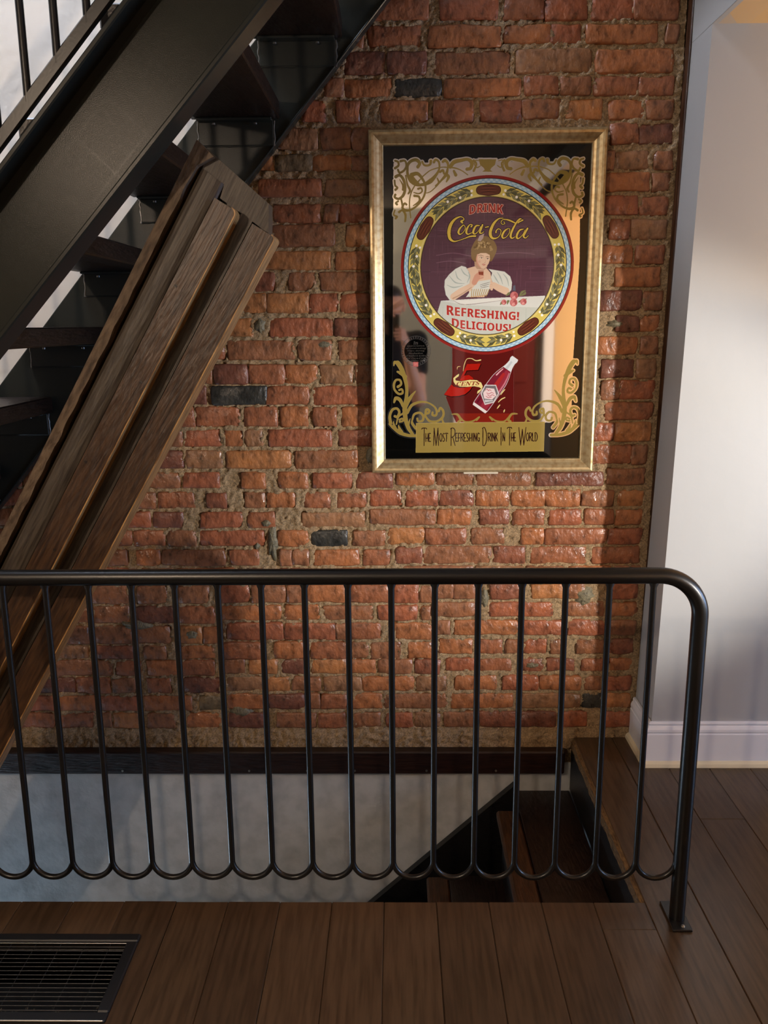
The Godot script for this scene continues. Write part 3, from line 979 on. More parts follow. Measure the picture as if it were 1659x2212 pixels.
# ---------------------------------------------------------------- white pier on the right
func pilaster() -> void:
	var w := structure("wall_pier", "white painted wall pier standing out right of the brick wall", "wall")
	var st := start()
	var pts := [Vector3(0.8685, 0, 0), Vector3(1.282, 0, 0), Vector3(1.30, 2.335, 0), Vector3(0.9145, 2.335, 0)]
	var f := []
	for p in pts: f.append(p + Vector3(0, 0, 0.195))
	quad(st, f[0], f[1], f[2], f[3], Vector3.BACK)
	quad(st, pts[0], f[0], f[3], pts[3], Vector3.LEFT)
	quad(st, pts[1], f[1], f[2], pts[2], Vector3.RIGHT)
	quad(st, pts[3], pts[2], f[2], f[3], Vector3.UP)
	quad(st, pts[0], pts[1], pts[2], pts[3], Vector3.FORWARD)
	part("pier", st.commit(), mats["wall_paint"], w)
	# baseboard with stepped cap, and the shoe moulding in front of it
	var prof := [Vector2(0, 0), Vector2(0.017, 0.0), Vector2(0.017, 0.118), Vector2(0.0145, 0.121), Vector2(0.0145, 0.124), Vector2(0.0165, 0.128), Vector2(0.0155, 0.136), Vector2(0.011, 0.145), Vector2(0.0085, 0.147), Vector2(0.0085, 0.151), Vector2(0.0095, 0.155), Vector2(0.007, 0.160), Vector2(0, 0.161)]
	var shoe := [Vector2(0.0, 0.0), Vector2(0.030, 0.0), Vector2(0.030, 0.004), Vector2(0.0275, 0.013), Vector2(0.022, 0.019), Vector2(0.0165, 0.021), Vector2(0.0, 0.021)]
	for e in [["baseboard_pier", prof, "gloss_white", "white stepped baseboard along the foot of the white pier"], ["baseboard_shoe", shoe, "cream_caulk", "cream quarter round shoe strip at the foot of the white baseboard"]]:
		var b := structure(e[0], e[3], "baseboard")
		st = start()
		moulding(st, e[1], Vector3(0.870, 0, 0.195), Vector3(1.282, 0, 0.195), Vector3.BACK, Vector3.UP, 1.0, 1.0)
		part("front", st.commit(), mats[e[2]], b)
		st = start()
		moulding(st, e[1], Vector3(0.870, 0, 0.002), Vector3(0.870, 0, 0.195), Vector3.LEFT, Vector3.UP, 0.0, 1.0)
		part("return", st.commit(), mats[e[2]], b)
		st = start()
		moulding(st, e[1], Vector3(1.282, 0, 0.195), Vector3(1.282, 0, 0.0), Vector3.RIGHT, Vector3.UP, 1.0, 0.0)
		part("return", st.commit(), mats[e[2]], b)

# ---------------------------------------------------------------- stairs going down
func cellar_stairs() -> void:
	var s := thing("cellar_stairs", "dark brown wooden stairs going down to the left under the floor opening", "stairs")
	for i in 9:
		var y := -0.21 - 0.27 * i
		var xr := 0.64 - 0.25 * i
		var t := Node3D.new()
		t.name = "tread" if i == 0 else "tread_%03d" % i
		s.add_child(t, true)
		var off := Vector3(0, 0, i * 0.71)
		t.position = -off
		# main board, and the worn nosing strip in front of it
		part("board", box_mesh(Vector3(xr - 0.205, y - 0.03, 0.0125 if i == 0 else 0.14) + off, Vector3(xr + (0.0 if i == 0 else 0.02), y, 0.93) + off, 0.003), mats["tread_wood"], t)
		part("nosing", box_mesh(Vector3(xr - 0.287, y - 0.034, 0.143) + off, Vector3(xr - 0.2065, y - 0.001, 0.93) + off, 0.007), mats["worn_tread"], t)
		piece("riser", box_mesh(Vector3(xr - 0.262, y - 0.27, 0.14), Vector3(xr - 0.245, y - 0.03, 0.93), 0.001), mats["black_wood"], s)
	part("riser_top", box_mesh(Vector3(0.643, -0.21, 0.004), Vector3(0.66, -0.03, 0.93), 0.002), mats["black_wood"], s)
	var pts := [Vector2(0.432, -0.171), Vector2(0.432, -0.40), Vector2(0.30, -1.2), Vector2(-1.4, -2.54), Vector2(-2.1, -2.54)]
	part("skirt_board", prism_mesh(pts, 0.0135, 0.045), mats["black_wood"], s)  # carried down in black so the gap beside the treads stays dark
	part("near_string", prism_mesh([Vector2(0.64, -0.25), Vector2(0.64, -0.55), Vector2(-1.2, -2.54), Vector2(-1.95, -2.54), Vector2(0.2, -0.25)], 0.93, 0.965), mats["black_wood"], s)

# ---------------------------------------------------------------- black steel stairs
func slope_frame(at: Vector2, slope: float) -> Transform3D:
	var d := Vector2(1, slope).normalized()
	return Transform3D(Basis(Vector3(d.x, d.y, 0), Vector3(-d.y, d.x, 0), Vector3(0, 0, 1)), Vector3(at.x, at.y, 0))

func steel_stairs() -> void:
	var s := thing("steel_stairs", "black painted steel stairs rising to the right, seen from below, with dark wooden treads", "stairs")
	# near stringer: a channel with its flanges towards the room
	var near := slope_frame(Vector2(-0.85, 1.506), 1.088)
	var foot := func(y: float) -> float: return -(1.506 + 0.677 * y) / 0.7362
	var near_node := MeshInstance3D.new()
	var st := start()
	var hgt := 0.222
	prism(st, PackedVector2Array([Vector2(foot.call(0.0), 0.0), Vector2(1.72, 0.0), Vector2(1.72, hgt), Vector2(foot.call(hgt), hgt)]), 0.893, 0.902)
	box(st, Vector3(-2.05, 0.0, 0.896), Vector3(1.72, 0.0125, 0.975), 0.003)
	box(st, Vector3(-2.22, hgt - 0.0125, 0.896), Vector3(1.72, hgt, 0.975), 0.003)
	# root fillets of the rolled channel
	for e in [[0.0125, 1.0], [hgt - 0.0125, -1.0]]:
		quad(st, Vector3(-2.0, e[0], 0.915), Vector3(1.72, e[0], 0.915), Vector3(1.72, e[0] + 0.012 * e[1], 0.9021), Vector3(-2.0, e[0] + 0.012 * e[1], 0.9021), Vector3(0, e[1], 1))
	var ns := part("stringer", st.commit(), mats["stair_steel"], s)
	ns.transform = near
	# wall stringer
	var far := slope_frame(Vector2(-0.458, 1.952), 1.159)
	st = start()
	box(st, Vector3(-2.55, 0.0, 0.014), Vector3(1.15, 0.237, 0.055), 0.003)
	box(st, Vector3(-2.55, -0.0005, 0.012), Vector3(1.15, 0.006, 0.061), 0.0022)
	var fs := part("stringer", st.commit(), mats["stair_steel"], s)
	fs.transform = far
	for n in range(-6, 6):
		var y := 1.446 + 0.226 * n
		var x := -1.206 + 0.198 * n
		if y < 0.05:
			continue
		var off := Vector3(0, 0, n * 0.83)
		var t := part("tread", box_mesh(Vector3(x - 0.022, y, 0.062) + off, Vector3(x + 0.255, y + 0.052, 0.892) + off, 0.004), mats["tread_wood"], s)
		t.position = -off
		for side in 2:
			var zf := 0.0555 if side == 0 else 0.892
			var zo := 0.0075 if side == 0 else -0.0075
			var b := start()
			box(b, Vector3(x, y - 0.076, minf(zf, zf + zo)), Vector3(x + 0.233, y - 0.0005, maxf(zf, zf + zo)), 0.002)
			var zb := zf + zo * 6.0
			box(b, Vector3(x, y - 0.008, minf(zf, zb)), Vector3(x + 0.233, y - 0.0005, maxf(zf, zb)), 0.002)
			var br := part("bracket", b.commit(), mats["stair_steel"], s)
			if side == 0:
				for e in [x - 0.002, x + 0.235]:
					var path := PackedVector3Array()
					var rad := PackedFloat32Array()
					for k in 9:
						var f := k / 8.0
						path.append(Vector3(e + rng.randf_range(-0.002, 0.002), y - 0.004 - 0.074 * f, 0.058))
						rad.append(0.0035 + rng.randf_range(-0.0009, 0.0014))
					var wst := start()
					tube(wst, path, rad, 8)
					part("weld_bead", wst.commit(), mats["weld"], br)
				var lp := PackedVector3Array()
				var lr := PackedFloat32Array()
				for k in 24:
					lp.append(Vector3(x + 0.233 * k / 23.0, y - 0.077 + rng.randf_range(-0.0008, 0.0008), 0.058))
					lr.append(0.0018 + (0.0012 if k % 8 < 3 else 0.0))
				var w2 := start()
				tube(w2, lp, lr, 6)
				part("weld_bead", w2.commit(), mats["stair_steel"], br)
				for q in 2:
					var bs := start()
					tube(bs, PackedVector3Array([Vector3(x + 0.05 + 0.13 * q, y - 0.013, 0.075), Vector3(x + 0.05 + 0.13 * q, y - 0.018, 0.075)]), 0.006, 6)
					part("bolt", bs.commit(), mats["weld"], br)
	# guard rail on the stairs
	var r := Node3D.new()
	r.name = "guard_rail"
	s.add_child(r, true)
	var g := slope_frame(Vector2(-0.72, 2.03), 1.088)
	var rb := part("lower_rail", box_mesh(Vector3(-2.3, -0.014, 0.942), Vector3(1.35, 0.014, 0.958), 0.003), mats["black_metal"], r)
	rb.transform = g
	for k in range(-21, 12):
		var x := -0.78 + 0.07 * k
		var y := 2.03 + 1.088 * (x + 0.72)
		part("baluster", rod(Vector3(x, y, 0.95), Vector3(x, y + 0.80, 0.95), 0.0085, 10), mats["black_metal"], r)
	var tr := start()
	tube(tr, PackedVector3Array([Vector3(-2.27, 1.143, 0.95), Vector3(0.03, 3.646, 0.95)]), 0.02, 14)
	part("handrail", tr.commit(), mats["black_metal"], r)
	for x in [-1.6, -0.16]:
		var y: float = 2.03 + 1.088 * (x + 0.72)
		part("rail_foot", box_mesh(Vector3(x - 0.012, y - 0.16, 0.944), Vector3(x + 0.012, y, 0.956), 0.002), mats["black_metal"], r)

# ---------------------------------------------------------------- old boards leaning under the stairs
func board_assembly() -> void:
	var o := thing("leaning_board", "weathered wooden board with two brown rails and wavy sawn edge leaning under black stairs", "wooden board", Vector3(-0.452, 1.915, 0.78))
	o.basis = Basis(Vector3(0.8595, -0.5111, 0), Vector3(0.5111, 0.8595, 0), Vector3(0, 0, 1))
	var low := func(u: float) -> float: return -(1.9125 - 0.5111 * u) / 0.8595
	part("back_board", prism_mesh([Vector2(0, low.call(0)), Vector2(0.236, low.call(0.236)), Vector2(0.236, -0.098), Vector2(0.204, -0.039), Vector2(0, 0)], -0.045, -0.02), mats["grey_wood"], o)
	# strip with the wavy edge
	var n := FastNoiseLite.new()
	n.seed = 5
	n.frequency = 9.0
	n.fractal_octaves = 3
	var pts := [Vector2(0.0, low.call(0.0)), Vector2(0.02, low.call(0.02))]
	var v: float = low.call(0.02)
	while v < -0.1:
		v += 0.016
		pts.append(Vector2(0.0235 + 0.0028 * n.get_noise_1d(v * 1.6) + 0.0007 * sin(v * 70.0), v))
	pts.append(Vector2(0.026, -0.05))
	pts.append(Vector2(0.05, -0.0135))
	pts.append(Vector2(0.0, -0.0005))
	part("sawn_strip", prism_mesh(pts, -0.021, 0.042), mats["sawn_wood"], o)
	# top piece and middle strip, level with each other
	part("top_plank", prism_mesh([Vector2(0.034, -0.052), Vector2(0.095, -0.058), Vector2(0.10, -0.086), Vector2(0.198, -0.094), Vector2(0.236, -0.098), Vector2(0.204, -0.039), Vector2(0.027, -0.006)], -0.021, 0.02), mats["grey_wood"], o)
	part("middle_plank", prism_mesh([Vector2(0.158, low.call(0.158)), Vector2(0.190, low.call(0.190)), Vector2(0.190, -0.0935), Vector2(0.158, -0.091)], -0.021, 0.02), mats["grey_wood"], o)
	# weathered round-edged plank
	var st := start()
	var prof := []
	for k in 9:
		var a := PI * k / 8.0
		prof.append(Vector2(0.0635 - 0.0335 * cos(a), -0.021 + 0.050 * pow(sin(a), 0.22)))
	for k in 8:
		var p: Vector2 = prof[k]
		var q: Vector2 = prof[k + 1]
		quad(st, Vector3(p.x, low.call(p.x), p.y), Vector3(q.x, low.call(q.x), q.y), Vector3(q.x, -0.048 - (q.x - 0.034) * 0.1, q.y), Vector3(p.x, -0.048 - (p.x - 0.034) * 0.1, p.y), Vector3(p.y - q.y, 0, q.x - p.x))
	part("round_plank", st.commit(), mats["grey_wood"], o)
	for e in [[0.102, 0.1605, -0.090, -0.021, 0.076, 0.016], [0.2, 0.262, -0.096, -0.021, 0.062, 0.012]]:
		var core := []
		var rim := []
		var u0: float = e[0]
		var u1: float = e[1]
		var top: float = e[2]
		var rr: float = e[5]
		core = [Vector2(u0, low.call(u0)), Vector2(u1 - 0.003, low.call(u1 - 0.003))]
		rim = [Vector2(u1 - 0.003, low.call(u1 - 0.003)), Vector2(u1, low.call(u1))]
		var back := []
		for k in 7:
			var a := PI / 2 * k / 6.0
			core.append(Vector2(u1 - rr + (rr - 0.003) * cos(a), top - rr + (rr - 0.003) * sin(a)))
			rim.append(Vector2(u1 - rr + rr * cos(a), top - rr + rr * sin(a)))
			back.push_front(Vector2(u1 - rr + (rr - 0.003) * cos(a), top - rr + (rr - 0.003) * sin(a)))
		core.append(Vector2(u0, top - 0.002))
		rim.append_array(back)
		var off := Vector3(0, 2.0 if e[0] > 0.15 else 0.0, 0)
		var c2 := []
		for p in core: c2.append(p + Vector2(off.x, off.y))
		var cm := part("rail", prism_mesh(c2, e[3], e[4]), mats["rail_wood"], o)
		cm.position = -off
		var rm := part("rail_edge", prism_mesh(rim, e[3], e[4] - 0.001), mats["rail_edge"], cm)
		rm.position = off
		rm.set_meta("label", "pale grain edge of the rail, side highlight painted in")
		if e[0] < 0.15:
			for k in 7:
				var ss := start()
				var pu := u0 + 0.012 + (k % 2) * 0.03
				tube(ss, PackedVector3Array([Vector3(pu, top - 0.22 - 0.24 * k, 0.074), Vector3(pu, top - 0.22 - 0.24 * k, 0.0768)]), 0.0042, 8)
				var sc := part("screw", ss.commit(), mats["tread_wood"], cm)
				sc.position = off

# ---------------------------------------------------------------- guard railing round the opening
func guard_railing() -> void:
	var o := thing("guard_railing", "black metal guard railing with thin balusters and scalloped bottom in front of the stair opening", "railing", Vector3(0.7145, 0, 0.98))
	var ox := 0.7145
	var st := start()
	var path := PackedVector3Array([Vector3(-1.33 - ox, 0.006, 0), Vector3(-1.33 - ox, 0.82, 0)])
	for k in range(0, 11):
		var a := PI / 2 * k / 10.0
		path.append(Vector3(-1.23 - ox - 0.1 * cos(a), 0.821 + 0.1 * sin(a), 0))
	for k in range(1, 9):
		path.append(Vector3(lerpf(-1.23, 0.6145, k / 9.0) - ox, 0.921, 0))
	for k in range(0, 15):
		var a := PI / 2 * (1.0 - k / 14.0)
		path.append(Vector3(-0.1 + 0.1 * cos(a), 0.821 + 0.1 * sin(a), 0))
	path.append(Vector3(0, 0.006, 0))
	tube(st, path, 0.0193, 20)
	part("handrail", st.commit(), mats["black_metal"], o)
	var xs := []
	for i in range(-2, 16):
		xs.append(-0.9363 + 0.1025 * i - ox)
	var rd := rod(Vector3(0, 0.160, 0), Vector3(0, 0.908, 0), 0.0076, 12)
	var cst := start()
	tube(cst, PackedVector3Array([Vector3(0, 0.893, 0), Vector3(0, 0.905, 0)]), [0.0078, 0.0125], 12, false)
	var collar := cst.commit()
	for x in xs:
		var b := piece("baluster", rd, mats["black_metal"], o)
		b.position.x = x
		var c := piece("weld_collar", collar, mats["black_metal"], b)
	xs.append(0.0)
	var arcs := {}
	for i in xs.size() - 1:
		var w: float = xs[i + 1] - xs[i]
		if i == xs.size() - 2:
			w -= 0.012
		var key := snappedf(w, 0.0005)
		if not arcs.has(key):
			var ap := PackedVector3Array([Vector3(0, 0.195, 0)])
			for k in 17:
				var a := PI + PI * k / 16.0
				ap.append(Vector3(w * 0.5 + w * 0.5 * cos(a), 0.171 + 0.0512 * sin(a), 0))
			if i < xs.size() - 2:
				ap.append(Vector3(w, 0.195, 0))
			var ast := start()
			tube(ast, ap, 0.0071, 12)
			arcs[key] = ast.commit()
		var s := piece("scallop", arcs[key], mats["black_metal"], o)
		s.position.x = xs[i]
	for e in [0.0, -1.33 - ox]:
		var bp := part("base_plate", box_mesh(Vector3(e - 0.0255, 0.0005, -0.062), Vector3(e + 0.0245, 0.007, 0.05), 0.0015), mats["black_metal"], o)
		for z in [-0.045, 0.036]:
			st = start()
			lathe(st, [Vector2(0.0055, 0.0065), Vector2(0.0045, 0.0095), Vector2(0.0, 0.0105)], Vector3(e + 0.004, 0, z), 10)
			part("screw", st.commit(), mats["steel_bright"] if z > 0 else mats["black_metal"], bp)

# ---------------------------------------------------------------- floor grille
func floor_grille() -> void:
	var o := thing("floor_grille", "black wire floor grille with dust below, set in the planks at the lower left", "floor grille", Vector3(-1.01, 0, 1.1835))
	var L := -0.361
	var R := 0.361
	var h := 0.1375
	var bw := 0.027
	part("frame_bar", box_mesh(Vector3(L, -0.01, -h), Vector3(R, 0.0075, -h + bw), 0.003), mats["vent_black"], o)
	part("frame_bar", box_mesh(Vector3(L, -0.01, h - bw), Vector3(R, 0.0075, h), 0.003), mats["vent_black"], o)
	part("frame_bar", box_mesh(Vector3(R - bw, -0.01, -h + bw), Vector3(R, 0.0075, h - bw), 0.003), mats["vent_black"], o)
	part("frame_bar", box_mesh(Vector3(L, -0.01, -h + bw), Vector3(L + bw, 0.0075, h - bw), 0.003), mats["vent_black"], o)
	var wire := rod(Vector3(L + bw - 0.004, 0.003, 0), Vector3(R - bw + 0.004, 0.003, 0), 0.0012, 6)
	for k in 17:
		var w := piece("wire", wire, mats["vent_wire"] if k > 0 else mats["steel_bright"], o)
		w.position.z = -h + bw + 0.004 + k * 0.01315
	var cross := rod(Vector3(0, -0.0015, -h + bw - 0.004), Vector3(0, -0.0015, h - bw + 0.004), 0.0012, 6)
	for k in 11:
		var w := piece("cross_wire", cross, mats["vent_wire"], o)
		w.position.x = R - 0.068 - k * 0.062
	var rim := part("rim_wire", rod(Vector3(L, 0.0065, h - 0.001), Vector3(R - 0.004, 0.0065, h - 0.001), 0.0022, 8), mats["steel_bright"], o)
	# sheet metal duct below and the dust in it
	var st := start()
	for q in [[Vector3(L, -0.12, -h), Vector3(R, -0.12, -h), Vector3(R, -0.12, h), Vector3(L, -0.12, h), Vector3.UP], [Vector3(L, -0.12, -h), Vector3(R, -0.12, -h), Vector3(R, -0.005, -h), Vector3(L, -0.005, -h), Vector3.BACK], [Vector3(L, -0.12, h), Vector3(R, -0.12, h), Vector3(R, -0.005, h), Vector3(L, -0.005, h), Vector3.FORWARD], [Vector3(R, -0.12, -h), Vector3(R, -0.12, h), Vector3(R, -0.005, h), Vector3(R, -0.005, -h), Vector3.LEFT], [Vector3(L, -0.12, -h), Vector3(L, -0.12, h), Vector3(L, -0.005, h), Vector3(L, -0.005, -h), Vector3.RIGHT]]:
		quad(st, q[0], q[1], q[2], q[3], q[4])
	part("duct", st.commit(), mats["vent_black"], o)
	st = start()
	for k in 240:
		var c := Vector3(rng.randf_range(L + 0.03, R - 0.03), -0.02, h - bw - 0.004 - absf(rng.randfn(0.0, 0.035)))
		if c.z < -h + bw:
			continue
		c.y = -0.016 - (h - bw - c.z) * 0.5
		var r := rng.randf_range(0.001, 0.0045)
		for q in 4:
			var a := rng.randf() * TAU
			tri3(st, c + Vector3(cos(a), 0.2, sin(a)) * r, c + Vector3(cos(a + 2.1), -0.2, sin(a + 2.1)) * r, c + Vector3(cos(a + 4.2), 0.6, sin(a + 4.2)) * r, Vector3.UP)
	var d := part("dust", st.commit(), mats["dust"], o)
	d.set_meta("kind", "stuff")
	st = start()
	box(st, Vector3(L, -0.05, h - bw - 0.05), Vector3(R, -0.045, h), 0.001)
	part("duct_ledge", st.commit(), mats["vent_black"], o)

# ---------------------------------------------------------------- the photographer, seen in the mirror
func capsule_d(p: Vector3, a: Vector3, b: Vector3, ra: float, rb: float) -> float:
	var ab := b - a
	var t := clampf((p - a).dot(ab) / maxf(ab.length_squared(), 1e-9), 0.0, 1.0)
	return (p - a - ab * t).length() - lerpf(ra, rb, t)

func blend_mesh(st: SurfaceTool, bones: Array, cell: float, k: float) -> void:
	var lo := Vector3(1e9, 1e9, 1e9)
	var hi := -lo
	for b in bones:
		for e in [[b[0], b[2]], [b[1], b[3]]]:
			var r: Vector3 = Vector3.ONE * (e[1] + k + cell * 2.0)
			lo = lo.min(e[0] - r)
			hi = hi.max(e[0] + r)
	var n := Vector3i(((hi - lo) / cell).ceil()) + Vector3i.ONE
	var f := PackedFloat32Array()
	f.resize(n.x * n.y * n.z)
	f.fill(1.0)
	for b in bones:
		var m: float = maxf(b[2], b[3]) + k * 1.5 + cell * 2.0
		var i0 := Vector3i(((b[0].min(b[1]) - Vector3.ONE * m - lo) / cell).floor()).clamp(Vector3i.ZERO, n - Vector3i.ONE)
		var i1 := Vector3i(((b[0].max(b[1]) + Vector3.ONE * m - lo) / cell).ceil()).clamp(Vector3i.ZERO, n - Vector3i.ONE)
		for z in range(i0.z, i1.z + 1):
			for y in range(i0.y, i1.y + 1):
				for x in range(i0.x, i1.x + 1):
					var d := capsule_d(lo + Vector3(x, y, z) * cell, b[0], b[1], b[2], b[3])
					var at := (z * n.y + y) * n.x + x
					var o := f[at]
					var h := maxf(k - absf(d - o), 0.0) / k
					f[at] = minf(d, o) - h * h * k * 0.25
	var ids := {}
	var sx := 1
	var sy := n.x
	var sz := n.x * n.y
	var corners := [0, sx, sy, sx + sy, sz, sz + sx, sz + sy, sz + sx + sy]
	var cpos := [Vector3(0, 0, 0), Vector3(1, 0, 0), Vector3(0, 1, 0), Vector3(1, 1, 0), Vector3(0, 0, 1), Vector3(1, 0, 1), Vector3(0, 1, 1), Vector3(1, 1, 1)]
	var edges := [[0, 1], [2, 3], [4, 5], [6, 7], [0, 2], [1, 3], [4, 6], [5, 7], [0, 4], [1, 5], [2, 6], [3, 7]]
	var vs := PackedVector3Array()
	var ns := PackedVector3Array()
	for z in n.z - 1:
		for y in n.y - 1:
			for x in n.x - 1:
				var at := z * sz + y * sy + x
				var neg := 0
				for c in corners:
					if f[at + c] < 0.0: neg += 1
				if neg == 0 or neg == 8:
					continue
				var sum := Vector3.ZERO
				var cnt := 0
				for e in edges:
					var a := f[at + corners[e[0]]]
					var b := f[at + corners[e[1]]]
					if (a < 0.0) != (b < 0.0):
						sum += cpos[e[0]].lerp(cpos[e[1]], a / (a - b))
						cnt += 1
				ids[at] = vs.size()
				vs.append(lo + (Vector3(x, y, z) + sum / cnt) * cell)
				var g := Vector3(f[at + sx] - f[at] + f[at + sx + sy + sz] - f[at + sy + sz], f[at + sy] - f[at] + f[at + sx + sy + sz] - f[at + sx + sz], f[at + sz] - f[at] + f[at + sx + sy + sz] - f[at + sx + sy])
				ns.append(g.normalized())
	for at in ids:
		for ax in [[sx, sy, sz], [sy, sz, sx], [sz, sx, sy]]:
			if (f[at] < 0.0) == (f[at + ax[0]] < 0.0):
				continue
			var q := [at, at - ax[1], at - ax[1] - ax[2], at - ax[2]]
			if not (ids.has(q[1]) and ids.has(q[2]) and ids.has(q[3])):
				continue
			for t in [[0, 1, 2], [0, 2, 3]]:
				var i0: int = ids[q[t[0]]]
				var i1: int = ids[q[t[1]]]
				var i2: int = ids[q[t[2]]]
				smooth_tri(st, vs[i0], vs[i1], vs[i2], ns[i0], ns[i1], ns[i2])

func photographer() -> void:
	var o := thing("person", "person in a dark short sleeved shirt holding up a phone, mirrored in the picture glass", "person", Vector3(-0.03, 0, 3.28))
	var c := Vector3(-0.03, 0, 3.28)
	var V := func(x: float, y: float, z: float) -> Vector3: return Vector3(x, y, z) - c
	var elbow_r: Vector3 = V.call(0.158, 0.985, 3.06)
	var wrist_r: Vector3 = V.call(0.068, 1.335, 2.965)
	var sh_r: Vector3 = V.call(0.155, 1.385, 3.27)
	var elbow_l: Vector3 = V.call(-0.27, 1.12, 3.10)
	var wrist_l: Vector3 = V.call(-0.115, 1.495, 2.985)
	var sh_l: Vector3 = V.call(-0.215, 1.385, 3.27)
	var skin := [
		[V.call(-0.03, 1.0, 3.29), V.call(-0.03, 1.3, 3.28), 0.13, 0.13], [V.call(-0.12, 1.33, 3.28), V.call(0.06, 1.33, 3.28), 0.1, 0.1],
		[V.call(-0.03, 1.42, 3.26), V.call(-0.03, 1.53, 3.235), 0.055, 0.053], [V.call(-0.03, 1.64, 3.225), V.call(-0.03, 1.60, 3.20), 0.088, 0.072], [V.call(-0.03, 1.57, 3.165), V.call(-0.03, 1.575, 3.17), 0.035, 0.04],
		[sh_r, elbow_r, 0.055, 0.046], [elbow_r, elbow_r.lerp(wrist_r, 0.3), 0.046, 0.05], [elbow_r.lerp(wrist_r, 0.3), wrist_r, 0.05, 0.028],
		[sh_l, elbow_l, 0.055, 0.044], [elbow_l, wrist_l, 0.044, 0.028],
		[V.call(-0.12, 0.92, 3.29), V.call(-0.13, 0.5, 3.28), 0.085, 0.055], [V.call(-0.13, 0.5, 3.28), V.call(-0.13, 0.09, 3.31), 0.052, 0.036], [V.call(0.06, 0.92, 3.29), V.call(0.07, 0.5, 3.28), 0.085, 0.055], [V.call(0.07, 0.5, 3.28), V.call(0.07, 0.09, 3.31), 0.052, 0.036],
		[V.call(-0.13, 0.05, 3.32), V.call(-0.13, 0.04, 3.12), 0.038, 0.03], [V.call(0.07, 0.05, 3.32), V.call(0.07, 0.04, 3.12), 0.038, 0.03],
	]
	var st := start()
	blend_mesh(st, skin, 0.014, 0.03)
	# face: brow, nose, lips, ears on a finer grid
	blend_mesh(st, [[V.call(-0.03, 1.625, 3.125), V.call(-0.03, 1.592, 3.112), 0.008, 0.012], [V.call(-0.05, 1.553, 3.132), V.call(-0.01, 1.553, 3.132), 0.007, 0.007], [V.call(-0.117, 1.62, 3.235), V.call(-0.115, 1.59, 3.23), 0.013, 0.009], [V.call(0.057, 1.62, 3.235), V.call(0.055, 1.59, 3.23), 0.013, 0.009]], 0.004, 0.006)
	# right hand: fingers wrapped round the phone
	var hand := [[wrist_r, V.call(0.058, 1.40, 2.952), 0.026, 0.027], [V.call(0.062, 1.37, 2.955), V.call(0.052, 1.43, 2.94), 0.024, 0.02]]
	for i in 4:
		var y := 1.462 - 0.0215 * i
		var tip := -0.012 + 0.008 * absf(i - 1.2)
		hand.append([V.call(0.056, y - 0.022, 2.945), V.call(0.053, y - 0.004, 2.917), 0.0115, 0.0102])
		hand.append([V.call(0.053, y - 0.004, 2.917), V.call(0.036, y, 2.8985), 0.0102, 0.0092])
		hand.append([V.call(0.036, y, 2.8985), V.call(tip, y + 0.001, 2.8955), 0.009, 0.0076])
	hand.append([V.call(0.06, 1.39, 2.968), V.call(0.05, 1.44, 2.958), 0.015, 0.0125])
	hand.append([V.call(0.05, 1.44, 2.958), V.call(0.018, 1.482, 2.928), 0.0115, 0.009])
	blend_mesh(st, hand, 0.0042, 0.007)
	# left hand: fingertips steadying the upper corner
	var lh := [[wrist_l, V.call(-0.085, 1.555, 2.945), 0.026, 0.028], [V.call(-0.085, 1.555, 2.945), V.call(-0.06, 1.585, 2.932), 0.026, 0.021]]
	for e in [[-0.05, 1.600, 0.0, 1.630, 0.046, 1.655], [-0.047, 1.587, 0.006, 1.610, 0.052, 1.632], [-0.055, 1.57, -0.02, 1.572, 0.002, 1.5745], [-0.06, 1.555, -0.03, 1.552, -0.012, 1.552]]:
		lh.append([V.call(e[0], e[1], 2.928), V.call(e[2], e[3], 2.914), 0.0105, 0.0092])
		lh.append([V.call(e[2], e[3], 2.914), V.call(e[4], e[5], 2.906), 0.0092, 0.0075])
	lh.append([V.call(-0.075, 1.55, 2.945), V.call(-0.03, 1.575, 2.935), 0.0125, 0.010])
	lh.append([V.call(-0.03, 1.575, 2.935), V.call(0.034, 1.581, 2.915), 0.010, 0.008])
	blend_mesh(st, lh, 0.0042, 0.007)
	part("body", st.commit(), mats["skin"], o)
	for x in [-0.062, 0.002]:
		st = start()
		lathe(st, [Vector2(0.0, -0.01), Vector2(0.007, -0.007), Vector2(0.010, 0.0), Vector2(0.007, 0.007), Vector2(0.0, 0.01)], V.call(x, 1.622, 3.134), 12)
		part("eye", st.commit(), mats["phone_black"], o)
	st = start()
	blend_mesh(st, [[V.call(-0.03, 0.98, 3.29), V.call(-0.03, 1.3, 3.28), 0.148, 0.145], [V.call(-0.13, 1.34, 3.28), V.call(0.07, 1.34, 3.28), 0.108, 0.108], [sh_r, sh_r.lerp(elbow_r, 0.5), 0.072, 0.068], [sh_l, sh_l.lerp(elbow_l, 0.5), 0.072, 0.068]], 0.016, 0.03)
	part("shirt", st.commit(), mats["dark_cloth"], o)
	st = start()
	blend_mesh(st, [[V.call(-0.09, 0.92, 3.29), V.call(0.03, 0.92, 3.29), 0.135, 0.135], [V.call(-0.12, 0.86, 3.29), V.call(-0.13, 0.12, 3.30), 0.1, 0.068], [V.call(0.06, 0.86, 3.29), V.call(0.07, 0.12, 3.30), 0.1, 0.068]], 0.016, 0.03)
	part("trousers", st.commit(), mats["trouser_cloth"], o)
	st = start()
	blend_mesh(st, [[V.call(-0.03, 1.655, 3.245), V.call(-0.03, 1.69, 3.225), 0.088, 0.075], [V.call(-0.03, 1.6, 3.29), V.call(-0.03, 1.52, 3.29), 0.06, 0.05]], 0.01, 0.02)
	part("hair", st.commit(), mats["hair"], o)
	for x in [-0.13, 0.07]:
		st = start()
		blend_mesh(st, [[V.call(x, 0.045, 3.33), V.call(x, 0.04, 3.11), 0.045, 0.04]], 0.01, 0.02)
		part("shoe", st.commit(), mats["phone_black"], o)
